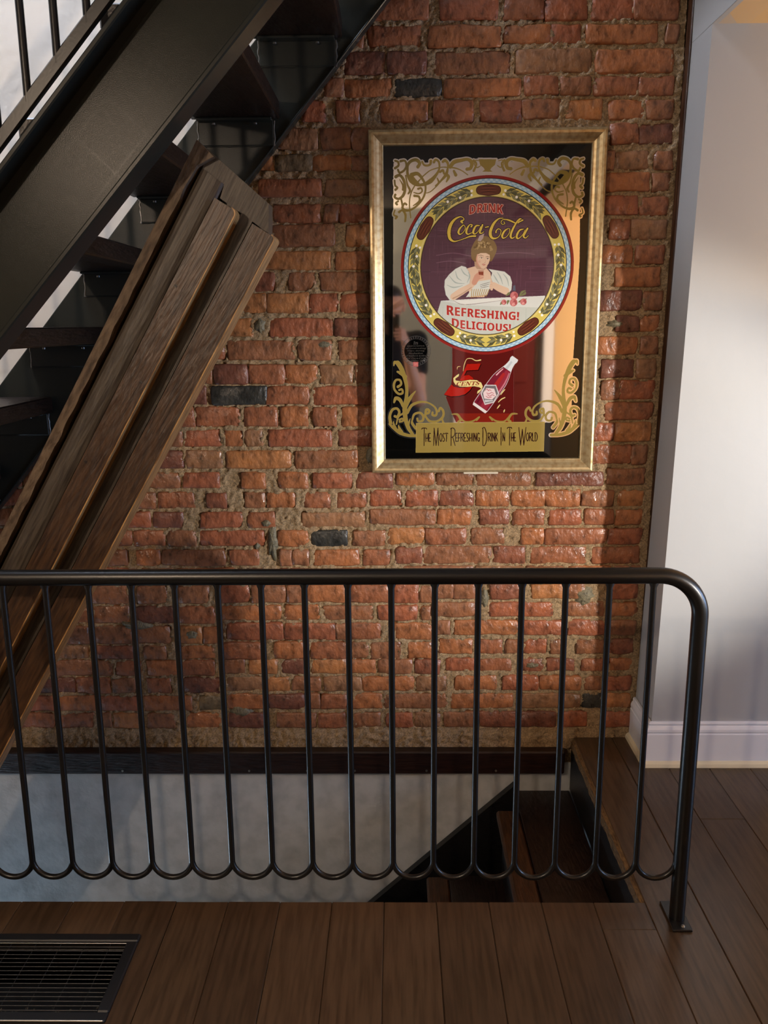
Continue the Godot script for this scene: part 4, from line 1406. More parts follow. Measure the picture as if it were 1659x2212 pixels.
	# the phone
	var ph := thing("phone", "black phone held upright by the person mirrored in the picture glass", "phone", Vector3(-0.012, 1.487, 2.909))
	part("case", box_mesh(Vector3(-0.036, -0.076, -0.004), Vector3(0.036, 0.076, 0.004), 0.0035), mats["phone_black"], ph)
	part("screen", box_mesh(Vector3(-0.033, -0.072, 0.004), Vector3(0.033, 0.072, 0.0045), 0.0003), mats["lens_glass"], ph)
	for p in [Vector2(0.012, 0.055), Vector2(-0.012, 0.055)]:
		st = start()
		tube(st, PackedVector3Array([Vector3(p.x, p.y, -0.0065), Vector3(p.x, p.y, -0.003)]), 0.0085, 16)
		part("lens", st.commit(), mats["lens_glass"], ph)

# ---------------------------------------------------------------- framed advertising mirror
class Print:
	# a painted sheet: colour, and where it is bare mirror. Sheet units: half millimetres, from its upper left corner
	var img: Image
	var met: Image
	var w: int
	var h: int
	var clip := Vector3(-1, 0, 0)

	func _init(w_: int, h_: int) -> void:
		w = w_
		h = h_
		img = Image.create_empty(w, h, false, Image.FORMAT_RGB8)
		met = Image.create_empty(w, h, false, Image.FORMAT_RGB8)
		img.fill(Color(0.035, 0.033, 0.03))
		met.fill(Color.BLACK)

	func span(y: int, xa: float, xb: float, c: Color, mirror := false) -> void:
		if y < 0 or y >= h:
			return
		if clip.x >= 0.0:
			var q := clip.z * clip.z - (y + 0.5 - clip.y) * (y + 0.5 - clip.y)
			if q <= 0.0:
				return
			xa = maxf(xa, clip.x - sqrt(q))
			xb = minf(xb, clip.x + sqrt(q))
		var a := maxi(0, int(ceil(xa - 0.5)))
		var b := mini(w, int(ceil(xb - 0.5)))
		if b <= a:
			return
		img.fill_rect(Rect2i(a, y, b - a, 1), c)
		met.fill_rect(Rect2i(a, y, b - a, 1), Color.WHITE if mirror else Color.BLACK)

	func poly(pts: PackedVector2Array, c: Color, mirror := false) -> void:
		var lo := 1e9
		var hi := -1e9
		for p in pts:
			lo = minf(lo, p.y)
			hi = maxf(hi, p.y)
		for y in range(maxi(0, int(floor(lo))), mini(h, int(ceil(hi)) + 1)):
			var yc := y + 0.5
			var xs := []
			for i in pts.size():
				var a := pts[i]
				var b := pts[(i + 1) % pts.size()]
				if (a.y <= yc) != (b.y <= yc):
					xs.append(a.x + (yc - a.y) / (b.y - a.y) * (b.x - a.x))
			xs.sort()
			for i in range(0, xs.size() - 1, 2):
				span(y, xs[i], xs[i + 1], c, mirror)

	func disc(at: Vector2, r: float, c: Color, mirror := false) -> void:
		for y in range(int(floor(at.y - r)), int(ceil(at.y + r)) + 1):
			var q := r * r - (y + 0.5 - at.y) * (y + 0.5 - at.y)
			if q > 0.0:
				span(y, at.x - sqrt(q), at.x + sqrt(q), c, mirror)

	func curve(pts: PackedVector2Array, step := 1.6) -> Array:
		var out := []
		var n := pts.size()
		for i in n - 1:
			var p0 := pts[maxi(i - 1, 0)]
			var p3 := pts[mini(i + 2, n - 1)]
			var m := maxi(1, int(pts[i].distance_to(pts[i + 1]) / step))
			for k in m:
				var t := float(k) / m
				out.append([pts[i].cubic_interpolate(pts[i + 1], p0, p3, t), (i + t) / (n - 1)])
		out.append([pts[n - 1], 1.0])
		return out

	func stroke(pts: PackedVector2Array, widths: Array, c: Color, extra := 0.0, mirror := false) -> void:
		var m := widths.size() - 1
		for s in curve(pts):
			var f: float = s[1] * m
			var i := mini(int(f), m - 1) if m > 0 else 0
			var ww: float = lerpf(widths[i], widths[mini(i + 1, m)], f - i)
			disc(s[0], maxf(ww * 0.5 + extra, 0.6), c, mirror)

func pv(flat: Array) -> PackedVector2Array:
	var out := PackedVector2Array()
	for i in range(0, flat.size(), 2):
		out.append(Vector2(flat[i], flat[i + 1]))
	return out

func flip(pts: PackedVector2Array, cx: float) -> PackedVector2Array:
	var out := PackedVector2Array()
	for p in pts:
		out.append(Vector2(2.0 * cx - p.x, p.y))
	return out

# lettering: triangles of a TextMesh, laid on the sheet by "place" (u to the right 0..1, v down 0..1)
var glyphs := {}
func letters(words: String, font: String, weight: int) -> PackedVector2Array:
	var key := words + font + str(weight)
	if glyphs.has(key):
		return glyphs[key]
	var f := SystemFont.new()
	f.font_names = PackedStringArray([font])
	f.font_weight = weight
	var tm := TextMesh.new()
	tm.text = words
	tm.font = f
	tm.font_size = 96
	tm.pixel_size = 0.01
	tm.depth = 0.0
	tm.curve_step = 0.8
	var arr := tm.surface_get_arrays(0)
	var v: PackedVector3Array = arr[Mesh.ARRAY_VERTEX]
	var n: PackedVector3Array = arr[Mesh.ARRAY_NORMAL]
	var idx = arr[Mesh.ARRAY_INDEX]
	var order := PackedInt32Array()
	if idx == null or idx.size() == 0:
		for i in v.size(): order.append(i)
	else:
		order = idx
	var lo := Vector2(1e9, 1e9)
	var hi := -lo
	var out := PackedVector2Array()
	for i in range(0, order.size() - 2, 3):
		if n[order[i]].z < 0.5:
			continue
		for k in 3:
			var p := Vector2(v[order[i + k]].x, -v[order[i + k]].y)
			out.append(p)
			lo = lo.min(p)
			hi = hi.max(p)
	for i in out.size():
		out[i] = (out[i] - lo) / (hi - lo)
	glyphs[key] = out
	return out

func write(p: Print, words: String, font: String, weight: int, c: Color, place: Callable, shift := Vector2.ZERO) -> void:
	var t := letters(words, font, weight)
	for i in range(0, t.size() - 2, 3):
		p.poly(PackedVector2Array([place.call(t[i].x, t[i].y) + shift, place.call(t[i + 1].x, t[i + 1].y) + shift, place.call(t[i + 2].x, t[i + 2].y) + shift]), c)

# thin tall lettering of the name plate, drawn with a pen: strokes in a unit box, v down
func pen_strokes(ch: String) -> Array:
	match ch:
		"T": return [[0.0, 0.06, 0.15, 0.0, 0.85, 0.0, 1.0, 0.06], [0.52, 0.0, 0.48, 1.0]]
		"H": return [[0.12, 0.0, 0.12, 1.0], [0.88, 0.0, 0.88, 1.0], [0.12, 0.62, 0.88, 0.58]]
		"E": return [[0.9, 0.0, 0.15, 0.0], [0.15, 0.0, 0.15, 1.0], [0.15, 1.0, 0.95, 1.0], [0.15, 0.6, 0.8, 0.56]]
		"M": return [[0.08, 1.0, 0.16, 0.0], [0.16, 0.0, 0.5, 1.0], [0.5, 1.0, 0.84, 0.0], [0.84, 0.0, 0.94, 1.0]]
		"O": return [[0.5, 0.0, 0.12, 0.25, 0.1, 0.7, 0.5, 1.0, 0.9, 0.7, 0.88, 0.25, 0.5, 0.0]]
		"S": return [[0.9, 0.08, 0.5, 0.0, 0.15, 0.2, 0.5, 0.5, 0.88, 0.78, 0.5, 1.0, 0.08, 0.92]]
		"R": return [[0.15, 0.0, 0.12, 1.0], [0.0, 0.06, 0.5, 0.0, 0.92, 0.14, 0.8, 0.42, 0.2, 0.54], [0.45, 0.5, 0.95, 1.0]]
		"F": return [[0.9, 0.0, 0.15, 0.0], [0.15, 0.0, 0.13, 1.0], [0.15, 0.6, 0.75, 0.56]]
		"I": return [[0.5, 0.0, 0.5, 1.0]]
		"N": return [[0.12, 1.0, 0.12, 0.0], [0.12, 0.0, 0.88, 1.0], [0.88, 1.0, 0.88, 0.0]]
		"G": return [[0.9, 0.1, 0.5, 0.0, 0.12, 0.3, 0.12, 0.72, 0.5, 1.0, 0.88, 0.85], [0.88, 0.6, 0.88, 1.0], [0.6, 0.6, 0.9, 0.6]]
		"D": return [[0.15, 0.0, 0.12, 1.0], [0.0, 0.03, 0.5, 0.0, 0.93, 0.35, 0.88, 0.75, 0.5, 1.0, 0.1, 0.99]]
		"K": return [[0.14, 0.0, 0.14, 1.0], [0.85, 0.0, 0.16, 0.6], [0.36, 0.48, 0.92, 1.0]]
		"W": return [[0.02, 0.0, 0.26, 1.0], [0.26, 1.0, 0.5, 0.1], [0.5, 0.1, 0.7, 1.0], [0.7, 1.0, 1.0, 0.0]]
		"L": return [[0.15, 0.0, 0.15, 1.0], [0.15, 1.0, 0.9, 1.0]]
	return []

func picture() -> void:
	var o := thing("advertising_mirror", "gold framed advertising mirror with round printed picture of a lady on the brick wall", "mirror", Vector3(0.293, 1.005, 0.0))
	var p := Print.new(1348, 2024)
	paint_print(p)
	var m := mat("mirror_print", Color.WHITE, 0.035, 1.0, 0.5)
	m.albedo_texture = ImageTexture.create_from_image(p.img)
	m.metallic_texture = ImageTexture.create_from_image(p.met)
	m.metallic_texture_channel = BaseMaterial3D.TEXTURE_CHANNEL_RED
	m.texture_repeat = false
	var st := start()
	var a := Vector3(-0.042, 1.040, 0.02) - o.position
	var b := Vector3(0.632, 2.052, 0.02) - o.position
	var cs := [[Vector3(a.x, b.y, a.z), Vector2(0, 0)], [Vector3(b.x, b.y, a.z), Vector2(1, 0)], [Vector3(b.x, a.y, a.z), Vector2(1, 1)], [Vector3(a.x, a.y, a.z), Vector2(0, 1)]]
	for k in [0, 1, 2, 0, 2, 3]:
		st.set_normal(Vector3.BACK)
		st.set_uv(cs[k][1])
		st.add_vertex(cs[k][0])
	part("mirror_print", st.commit(), m, o)
	part("back_panel", box_mesh(a + Vector3(-0.02, -0.02, -0.014), b + Vector3(0.02, 0.02, -0.001), 0.001), mats["frame_dark"], o)
	# four mitred gold mouldings
	var lo := Vector2(-0.0835, 1.0035) - Vector2(o.position.x, o.position.y)
	var hi := Vector2(0.6665, 2.0955) - Vector2(o.position.x, o.position.y)
	var prof := []   # inwards, forwards
	for q in [[0.0, 0.0], [0.0, 0.040], [0.003, 0.0435], [0.009, 0.0445], [0.016, 0.043], [0.025, 0.0385], [0.033, 0.0335], [0.040, 0.0305], [0.0435, 0.0305], [0.0455, 0.0285], [0.0465, 0.0205]]:
		prof.append(Vector2(q[0], q[1]))
	for side in 4:
		var c0: Vector2 = [Vector2(lo.x, lo.y), Vector2(hi.x, lo.y), Vector2(hi.x, hi.y), Vector2(lo.x, hi.y)][side]
		var c1: Vector2 = [Vector2(hi.x, lo.y), Vector2(hi.x, hi.y), Vector2(lo.x, hi.y), Vector2(lo.x, lo.y)][side]
		var along := (c1 - c0).normalized()
		var inw := Vector2(-along.y, along.x)
		st = start()
		var edge := start()
		for k in prof.size() - 1:
			var f: Vector2 = prof[k]
			var g: Vector2 = prof[k + 1]
			var nn := Vector3(-inw.x * (g.y - f.y), -inw.y * (g.y - f.y), g.x - f.x)
			var pts := []
			for e in [[c0, f, 1.0], [c1, f, -1.0], [c1, g, -1.0], [c0, g, 1.0]]:
				var q: Vector2 = e[0] + inw * e[1].x + along * e[1].x * e[2]
				pts.append(Vector3(q.x, q.y, e[1].y))
			quad(edge if k == 0 else st, pts[0], pts[1], pts[2], pts[3], nn)
		var s := part("frame_side", st.commit(), mats["gold_leaf"], o)
		var d := part("frame_edge", edge.commit(), mats["frame_dark"], s)
		d.set_meta("label", "dark outer edge of the frame")
	part("label_strip", box_mesh(Vector3(0.228, 0.9985, 0.008) - o.position, Vector3(0.345, 1.0055, 0.043) - o.position, 0.001), mats["lint"], o)

func scroll(p: Print, pts: PackedVector2Array, widths: Array, cx: float, gold: Color, pass_: int) -> void:
	for q in [pts, flip(pts, cx)]:
		if pass_ == 0:
			p.stroke(q, widths, Color(0.93, 0.92, 0.9), 7.0, true)
		else:
			p.stroke(q, widths, gold)

func paint_print(p: Print) -> void:
	var mirror := Color(0.93, 0.92, 0.90)
	var gold := Color(0.545, 0.47, 0.235)
	var C := Vector2(680.4, 746.0)
	var cx := C.x
	# bare mirror inside the black border
	p.poly(pv([74, 105, 1259, 106, 1279, 704, 1263, 1340, 1266, 1741, 1086, 1765, 222, 1765, 52, 1733, 61, 1346]), mirror, true)
	# scroll ornament, upper corners and lower corners; each stroke once, and again mirror-wise
	var top := [
		[[84, 92, 103, 100, 105, 121, 84, 136], [26, 30, 30, 34]], [[119, 95, 146, 93, 156, 122, 141, 150, 113, 164, 102, 146], [34, 26, 30, 30, 30, 28]],
		[[162, 154, 164, 120, 186, 95, 219, 89, 240, 109, 229, 130], [34, 38, 42, 46, 44, 46]], [[256, 100, 268, 119, 288, 123, 307, 116, 311, 97], [26, 26, 28, 30, 42]],
		[[331, 103, 341, 89, 362, 103, 364, 145, 342, 183, 309, 216, 268, 235, 219, 238, 186, 214, 166, 181, 161, 151], [34, 30, 28, 26, 40, 64, 44, 34, 56, 44, 30]],
		[[260, 188, 301, 156, 341, 141, 382, 134, 456, 138, 505, 154, 546, 181], [16, 15, 15, 14, 20, 15, 13]],
		[[388, 101, 402, 94, 419, 111, 419, 138, 407, 180, 375, 216, 342, 253, 309, 280, 283, 288], [36, 40, 34, 26, 46, 26, 15, 13, 11]],
		[[435, 132, 459, 104, 504, 94, 545, 89, 571, 109, 564, 141, 541, 147], [50, 56, 46, 40, 56, 44, 44]], [[583, 96, 600, 117, 584, 157], [30, 26, 32]],
		[[88, 188, 113, 179, 137, 206, 147, 253, 137, 297, 108, 321, 81, 312, 84, 297], [44, 36, 40, 38, 40, 34, 30, 34]], [[80, 211, 84, 240, 98, 254, 86, 266], [26, 26, 26, 34]],
		[[244, 205, 205, 249, 182, 298, 175, 356, 183, 438], [18, 17, 17, 18, 16]],
		[[190, 178, 227, 171, 260, 206, 278, 252, 268, 306, 235, 353, 190, 386, 149, 392, 130, 375, 143, 350, 155, 356], [60, 46, 34, 28, 28, 28, 28, 40, 34, 26, 30]],
		[[203, 284, 235, 291, 256, 277, 249, 258, 231, 262], [14, 20, 20, 26, 30]], [[207, 304, 235, 310, 238, 337, 200, 364], [34, 30, 30, 14]],
		[[108, 402, 130, 392, 149, 419, 147, 458], [34, 26, 34, 28]], [[81, 390, 74, 418, 95, 430, 87, 440], [18, 22, 26, 30]], [[102, 336, 87, 347, 95, 355], [26, 24, 30]], [[122, 324, 129, 356, 132, 377], [24, 30, 24]],
		[[151, 181, 162, 235, 178, 270, 168, 290], [18, 24, 34, 24]], [[407, 172, 424, 192, 411, 221], [26, 44, 18]], [[352, 199, 362, 226, 342, 245], [14, 30, 20]], [[370, 162, 388, 153, 395, 172], [30, 34, 26]], [[458, 157, 470, 181, 460, 163], [30, 44, 30]], [[186, 170, 198, 205, 231, 232], [20, 66, 40]],
		[[112, 204, 133, 239, 133, 266], [8, 26, 30]],
	]
	var low := [
		[[228, 1849, 167, 1846, 110, 1828, 67, 1794, 33, 1767], [40, 46, 56, 52, 14]], [[45, 1761, 40, 1713, 57, 1672, 87, 1663, 104, 1685, 93, 1718, 74, 1715], [52, 40, 38, 34, 36, 40, 36]],
		[[84, 1770, 98, 1718, 128, 1696, 141, 1662], [18, 30, 24, 22]], [[195, 1838, 167, 1797, 148, 1740, 142, 1666, 152, 1593, 155, 1528, 142, 1460, 117, 1400, 86, 1364], [40, 60, 62, 70, 52, 44, 56, 56, 20]],
		[[71, 1362, 97, 1355, 123, 1396, 142, 1447], [30, 44, 50, 44]], [[69, 1376, 74, 1353, 91, 1358], [16, 34, 30]], [[93, 1417, 117, 1428, 146, 1451], [26, 52, 52]],
		[[96, 1517, 117, 1500, 110, 1474, 84, 1472, 69, 1500, 73, 1536, 101, 1564, 127, 1558, 122, 1534, 105, 1539], [40, 32, 30, 32, 36, 30, 34, 32, 28, 32]],
		[[69, 1622, 82, 1594, 109, 1605, 131, 1649], [24, 52, 52, 40]], [[148, 1657, 174, 1597, 215, 1546], [40, 56, 10]],
		[[159, 1692, 189, 1642, 245, 1620, 297, 1625, 341, 1652, 358, 1685, 350, 1711, 330, 1708, 329, 1691], [40, 44, 34, 24, 26, 30, 34, 34, 30]],
		[[192, 1740, 206, 1703, 245, 1693, 267, 1719, 259, 1747, 232, 1749, 226, 1732], [26, 34, 34, 36, 34, 30, 32]],
		[[280, 1710, 287, 1673, 306, 1677, 302, 1695, 285, 1698], [34, 40, 36, 34, 30]], [[280, 1714, 309, 1749, 359, 1751, 398, 1722, 402, 1685, 382, 1661, 371, 1683], [30, 34, 34, 34, 36, 34, 30]],
		[[163, 1788, 169, 1762, 178, 1731], [34, 28, 6]], [[215, 1797, 191, 1762, 193, 1733], [40, 40, 6]], [[119, 1822, 104, 1796, 98, 1774], [50, 36, 6]], [[78, 1796, 67, 1770, 65, 1748], [40, 30, 6]],
		[[106, 1753, 128, 1747, 125, 1731, 106, 1739], [28, 26, 26, 30]], [[402, 1759, 395, 1737, 406, 1717], [30, 26, 10]],
		[[460, 1704, 497, 1706, 519, 1742, 504, 1755], [14, 34, 40, 34]], [[519, 1731, 550, 1755, 602, 1751, 645, 1723, 628, 1745], [30, 24, 26, 20, 26]],
	]
	var w2 := func(a: Array) -> Array:
		var r := []
		for x in a: r.append(x * 0.45)
		return r
	for pass_ in 2:
		if pass_ == 1:
			# dark red field under the round picture, with the bottle and the price
			p.poly(pv([458, 1258, 867, 1262, 877, 1760, 488, 1758, 459, 1695, 418, 1589, 452, 1518, 460, 1441]), Color(0.33, 0.085, 0.075))
			p.poly(pv([488, 1698, 875, 1701, 877, 1760, 488, 1758]), Color(0.46, 0.12, 0.075))  # brighter band: a reflection painted into the red print
		for s in top: scroll(p, pv(s[0]), w2.call(s[1]), cx, gold, pass_)
		for s in low: scroll(p, pv(s[0]), w2.call(s[1]), cx, gold, pass_)
		# urn
		var urn := pv([614, 88, 726, 90, 718, 123, 695, 142, 689, 153, 704, 164, 639, 163, 654, 152, 648, 141, 624, 122])
		if pass_ == 0:
			for k in urn.size(): p.stroke(PackedVector2Array([urn[k], urn[(k + 1) % urn.size()]]), [4.0], mirror, 7.0, true)
		else:
			p.poly(urn, gold)
		scroll(p, pv([621, 99, 594, 96, 589, 121, 606, 138, 627, 127]), [5.0, 6.0, 6.0, 7.0, 5.0], cx, gold, pass_)
	price_and_bottle(p)
	round_picture(p, C)
	name_plate(p)
	medallion(p)

func price_and_bottle(p: Print) -> void:
	var red := Color(0.62, 0.10, 0.065)
	var dark := Color(0.10, 0.02, 0.02)
	var cream := Color(0.84, 0.78, 0.52)
	var five := [[558, 1369, 650, 1367, 632, 1409, 556, 1412, 527, 1469, 510, 1471], [511, 1469, 537, 1446, 572, 1442, 598, 1459, 606, 1478, 564, 1488, 512, 1479], [406, 1572, 435, 1531, 456, 1503, 471, 1518, 508, 1527, 560, 1525, 598, 1514, 577, 1546, 547, 1570, 504, 1582, 453, 1584]]
	for f in five:
		var q := pv(f)
		for i in q.size(): q[i] += Vector2(4, 5)
		p.poly(q, dark)
	for f in five:
		var q := pv(f)
		for k in q.size(): p.stroke(PackedVector2Array([q[k], q[(k + 1) % q.size()]]), [3.0], dark)
		p.poly(q, red)
	p.stroke(pv([513, 1385, 495, 1389, 493, 1407]), [3, 5, 2], cream)
	p.stroke(pv([532, 1416, 541, 1369, 557, 1337, 587, 1334, 617, 1348, 647, 1344]), [3, 5, 4, 5, 6, 9], cream)
	p.stroke(pv([505, 1437, 503, 1416, 494, 1407]), [3, 3, 2], dark)
	var rib := pv([467, 1462, 490, 1442, 506, 1433, 503, 1450, 480, 1466, 484, 1478, 521, 1484, 576, 1474, 624, 1476, 654, 1493, 666, 1519, 659, 1540, 639, 1562, 627, 1568, 631, 1549, 655, 1533, 642, 1524, 607, 1517, 564, 1521, 512, 1519, 482, 1506, 469, 1486])
	for k in rib.size(): p.stroke(PackedVector2Array([rib[k], rib[(k + 1) % rib.size()]]), [3.0], dark)
	p.poly(rib, cream)
	var o := pv([491, 1488, 645, 1483, 641, 1510, 489, 1514])
	write(p, "CENTS", "Droid Serif", 700, Color(0.45, 0.10, 0.07), func(u: float, v: float) -> Vector2: return o[0].lerp(o[1], u).lerp(o[3].lerp(o[2], u), v) + Vector2((0.5 - v) * 7.0, 0))
	# bottle: half widths along its axis
	var ax := pv([878, 1331, 642, 1670])
	var d := (ax[1] - ax[0])
	var nrm := Vector2(-d.y, d.x).normalized()
	var prof := [[0.0, 22], [0.02, 27], [0.07, 25], [0.085, 20], [0.16, 24], [0.24, 33], [0.33, 46], [0.43, 55], [0.55, 57], [0.8, 57], [0.95, 56], [1.0, 50]]
	var band := func(t0: float, t1: float, grow: float, side0: float, side1: float, c: Color) -> void:
		var l := PackedVector2Array()
		var r := PackedVector2Array()
		for k in 25:
			var t := lerpf(t0, t1, k / 24.0)
			var hw := 0.0
			for j in prof.size() - 1:
				if t >= prof[j][0] and t <= prof[j + 1][0]:
					hw = lerpf(prof[j][1], prof[j + 1][1], (t - prof[j][0]) / (prof[j + 1][0] - prof[j][0]))
			hw += grow
			l.append(ax[0] + d * t + nrm * hw * side0)
			r.append(ax[0] + d * t + nrm * hw * side1)
		r.reverse()
		l.append_array(r)
		p.poly(l, c)
	band.call(0.0, 1.0, 2.0, -1.0, 1.0, Color(0.78, 0.76, 0.76))
	band.call(0.005, 0.24, 0.0, -1.0, 1.0, Color(0.80, 0.82, 0.83))
	band.call(0.08, 0.24, 0.0, -0.1, 0.55, Color(0.70, 0.73, 0.75))
	band.call(0.225, 0.96, -1.5, -1.0, 1.0, Color(0.44, 0.12, 0.18))
	band.call(0.24, 0.95, -1.5, -0.8, 0.1, Color(0.55, 0.17, 0.23))
	band.call(0.3, 0.55, -3.0, -0.25, 0.25, Color(0.62, 0.16, 0.16))
	band.call(0.25, 0.62, -3.0, -0.92, -0.72, Color(0.72, 0.45, 0.5))
	band.call(0.25, 0.4, -3.0, 0.66, 0.84, Color(0.83, 0.68, 0.7))
	band.call(0.75, 0.93, -3.0, 0.55, 0.8, Color(0.35, 0.08, 0.14))
	band.call(0.955, 1.0, 0.0, -1.0, 1.0, Color(0.82, 0.80, 0.79))
	p.poly(pv([679, 1507, 754, 1509, 776, 1567, 740, 1628, 681, 1643, 651, 1568]), Color(0.78, 0.77, 0.77))
	p.poly(pv([683, 1514, 750, 1515, 768, 1567, 737, 1622, 683, 1633, 659, 1568]), Color(0.42, 0.40, 0.41))
	p.poly(pv([690, 1529, 742, 1534, 758, 1580, 730, 1606, 676, 1600, 668, 1562]), Color(0.85, 0.77, 0.77))
	for s in [[682, 1545, 695, 1536, 703, 1547, 712, 1541, 723, 1549], [691, 1562, 708, 1568, 725, 1560, 740, 1567], [697, 1573, 713, 1584, 730, 1575, 747, 1584], [687, 1583, 704, 1594, 726, 1590]]:
		p.stroke(pv(s), [3.0, 4.0, 3.0], Color(0.65, 0.28, 0.32))
	p.poly(pv([679, 1607, 737, 1610, 735, 1618, 681, 1626]), Color(0.72, 0.72, 0.73))
	for s in [[813, 1541, 798, 1558, 787, 1575], [815, 1594, 791, 1606, 772, 1625], [782, 1644, 772, 1657, 765, 1668], [815, 1677, 812, 1685, 810, 1693]]:
		p.stroke(pv(s), [6, 8, 4], cream)
	p.stroke(pv([771, 1668, 792, 1666, 810, 1675]), [2, 2, 2], dark)

func round_picture(p: Print, C: Vector2) -> void:
	p.disc(C, 562, Color(0.52, 0.135, 0.12))
	p.disc(C, 545, Color(0.10, 0.07, 0.06))
	p.disc(C, 541, Color(0.70, 0.80, 0.84))
	# little blue checks round the rim
	for k in 190:
		for row in 2:
			if (k + row) % 2 == 0:
				continue
			var a := TAU * k / 190.0
			var b := TAU * (k + 1) / 190.0
			var r0 := 517.0 + row * 12.0
			var r1 := r0 + 11.0
			p.poly(PackedVector2Array([C + Vector2(cos(a), sin(a)) * r0, C + Vector2(cos(b), sin(b)) * r0, C + Vector2(cos(b), sin(b)) * r1, C + Vector2(cos(a), sin(a)) * r1]), Color(0.55, 0.70, 0.80))
	p.disc(C, 516, Color(0.06, 0.05, 0.05))
	p.disc(C, 511, Color(0.82, 0.76, 0.42))
	p.disc(C, 505, Color(0.80, 0.73, 0.37))
	p.disc(C, 450, Color(0.83, 0.77, 0.46))
	p.disc(C, 437, Color(0.55, 0.48, 0.26))
	# wreath: leaf sprays between six pods
	var leafs := [Color(0.33, 0.33, 0.23), Color(0.42, 0.42, 0.30), Color(0.52, 0.52, 0.38), Color(0.27, 0.27, 0.19)]
	var pods := [90.0, 31.0, 149.0, 306.0, 234.0]
	for e in [[79, 46, -1], [101, 134, 1], [18, -8, -1], [-42, -12, 1], [162, 188, 1], [222, 192, -1], [294, 276, -1], [246, 264, 1]]:
		var n := int(absf(e[1] - e[0]) / 3.9)
		for k in n:
			var f := (k + 0.5) / n
			var ang := deg_to_rad(lerpf(e[0], e[1], f))
			var dirv := Vector2(cos(ang), -sin(ang))
			var tang := Vector2(-dirv.y, dirv.x) * (1.0 if e[1] < e[0] else -1.0)
			for side: float in [-1.0, 1.0, 0.25]:
				var root: Vector2 = C + dirv * (473.0 + side * 4.0)
				var reach := 47.0 + 11.0 * sin(k * 2.3 + side)
				var tip: Vector2 = root + tang * reach * 1.15 + dirv * side * reach * 0.52
				var mid: Vector2 = (root + tip) * 0.5
				var nn: Vector2 = (tip - root).orthogonal().normalized() * 8.5
				var l := PackedVector2Array([root, mid + nn, tip, mid - nn])
				p.poly(PackedVector2Array([root, mid + nn * 1.25, tip + (tip - root) * 0.05, mid - nn * 1.25]), leafs[3])
				p.poly(l, leafs[(k + int(side + 2.0)) % 3])
				p.stroke(PackedVector2Array([root, tip]), [1.6, 1.2], leafs[3])
		for k in 3:
			var ang := deg_to_rad(lerpf(e[0], e[1], 0.06 + 0.3 * k))
			p.disc(C + Vector2(cos(ang), -sin(ang)) * (480.0 - 16.0 * (k % 2)), 8.5, Color(0.93, 0.92, 0.88))
			if k == 0:
				p.disc(C + Vector2(cos(ang + 0.012), -sin(ang + 0.012)) * 455.0, 7.5, Color(0.93, 0.92, 0.88))
	for a in pods:
		var ang := deg_to_rad(a)
		var dirv := Vector2(cos(ang), -sin(ang))
		var tang := Vector2(-dirv.y, dirv.x)
		var mid := C + dirv * 472.0
		for q in [[84.0, 36.0, Color(0.20, 0.10, 0.075)], [81.0, 33.0, Color(0.36, 0.19, 0.14)]]:
			p.stroke(PackedVector2Array([mid - tang * q[0] * 0.62, mid, mid + tang * q[0] * 0.62]), [q[1] * 1.55, q[1] * 2.0, q[1] * 1.55], q[2])
		for k in 6:
			var off := dirv * (-22.0 + k * 8.8)
			var ln := 56.0 - absf(k - 2.5) * 8.0
			p.stroke(PackedVector2Array([mid + off - tang * ln, mid + off * 0.9 + dirv * 2.0, mid + off + tang * ln]), [1.5, 3.4, 1.5], [Color(0.50, 0.27, 0.19), Color(0.24, 0.11, 0.085)][k % 2])
	p.disc(C, 433, Color(0.10, 0.07, 0.05))
	p.clip = Vector3(C.x, C.y, 430)
	p.disc(C, 430, Color(0.335, 0.225, 0.265))
	# woven curtain behind the lady
	for k in 520:
		var x := C.x + rng.randf_range(-430, 430)
		var y := C.y + rng.randf_range(-430, 330)
		var c := Color(0.335, 0.225, 0.265).lerp(Color(0.43, 0.31, 0.36) if rng.randf() < 0.6 else Color(0.26, 0.17, 0.20), rng.randf_range(0.1, 0.55))
		if rng.randf() < 0.5:
			p.poly(PackedVector2Array([Vector2(x, y), Vector2(x + 3, y), Vector2(x + 3, y + 70), Vector2(x, y + 70)]), c)
		else:
			p.poly(PackedVector2Array([Vector2(x, y), Vector2(x + 150, y - 1), Vector2(x + 150, y + 3), Vector2(x, y + 4)]), c)
	for s in [[349, 672, 461, 658, 581, 678, 700, 668, 859, 658, 986, 671], [350, 718, 442, 708, 541, 724]]:
		p.stroke(pv(s), [4, 6, 4], Color(0.44, 0.32, 0.37))
	lady(p)
	heading(p)
	p.clip.x = -1

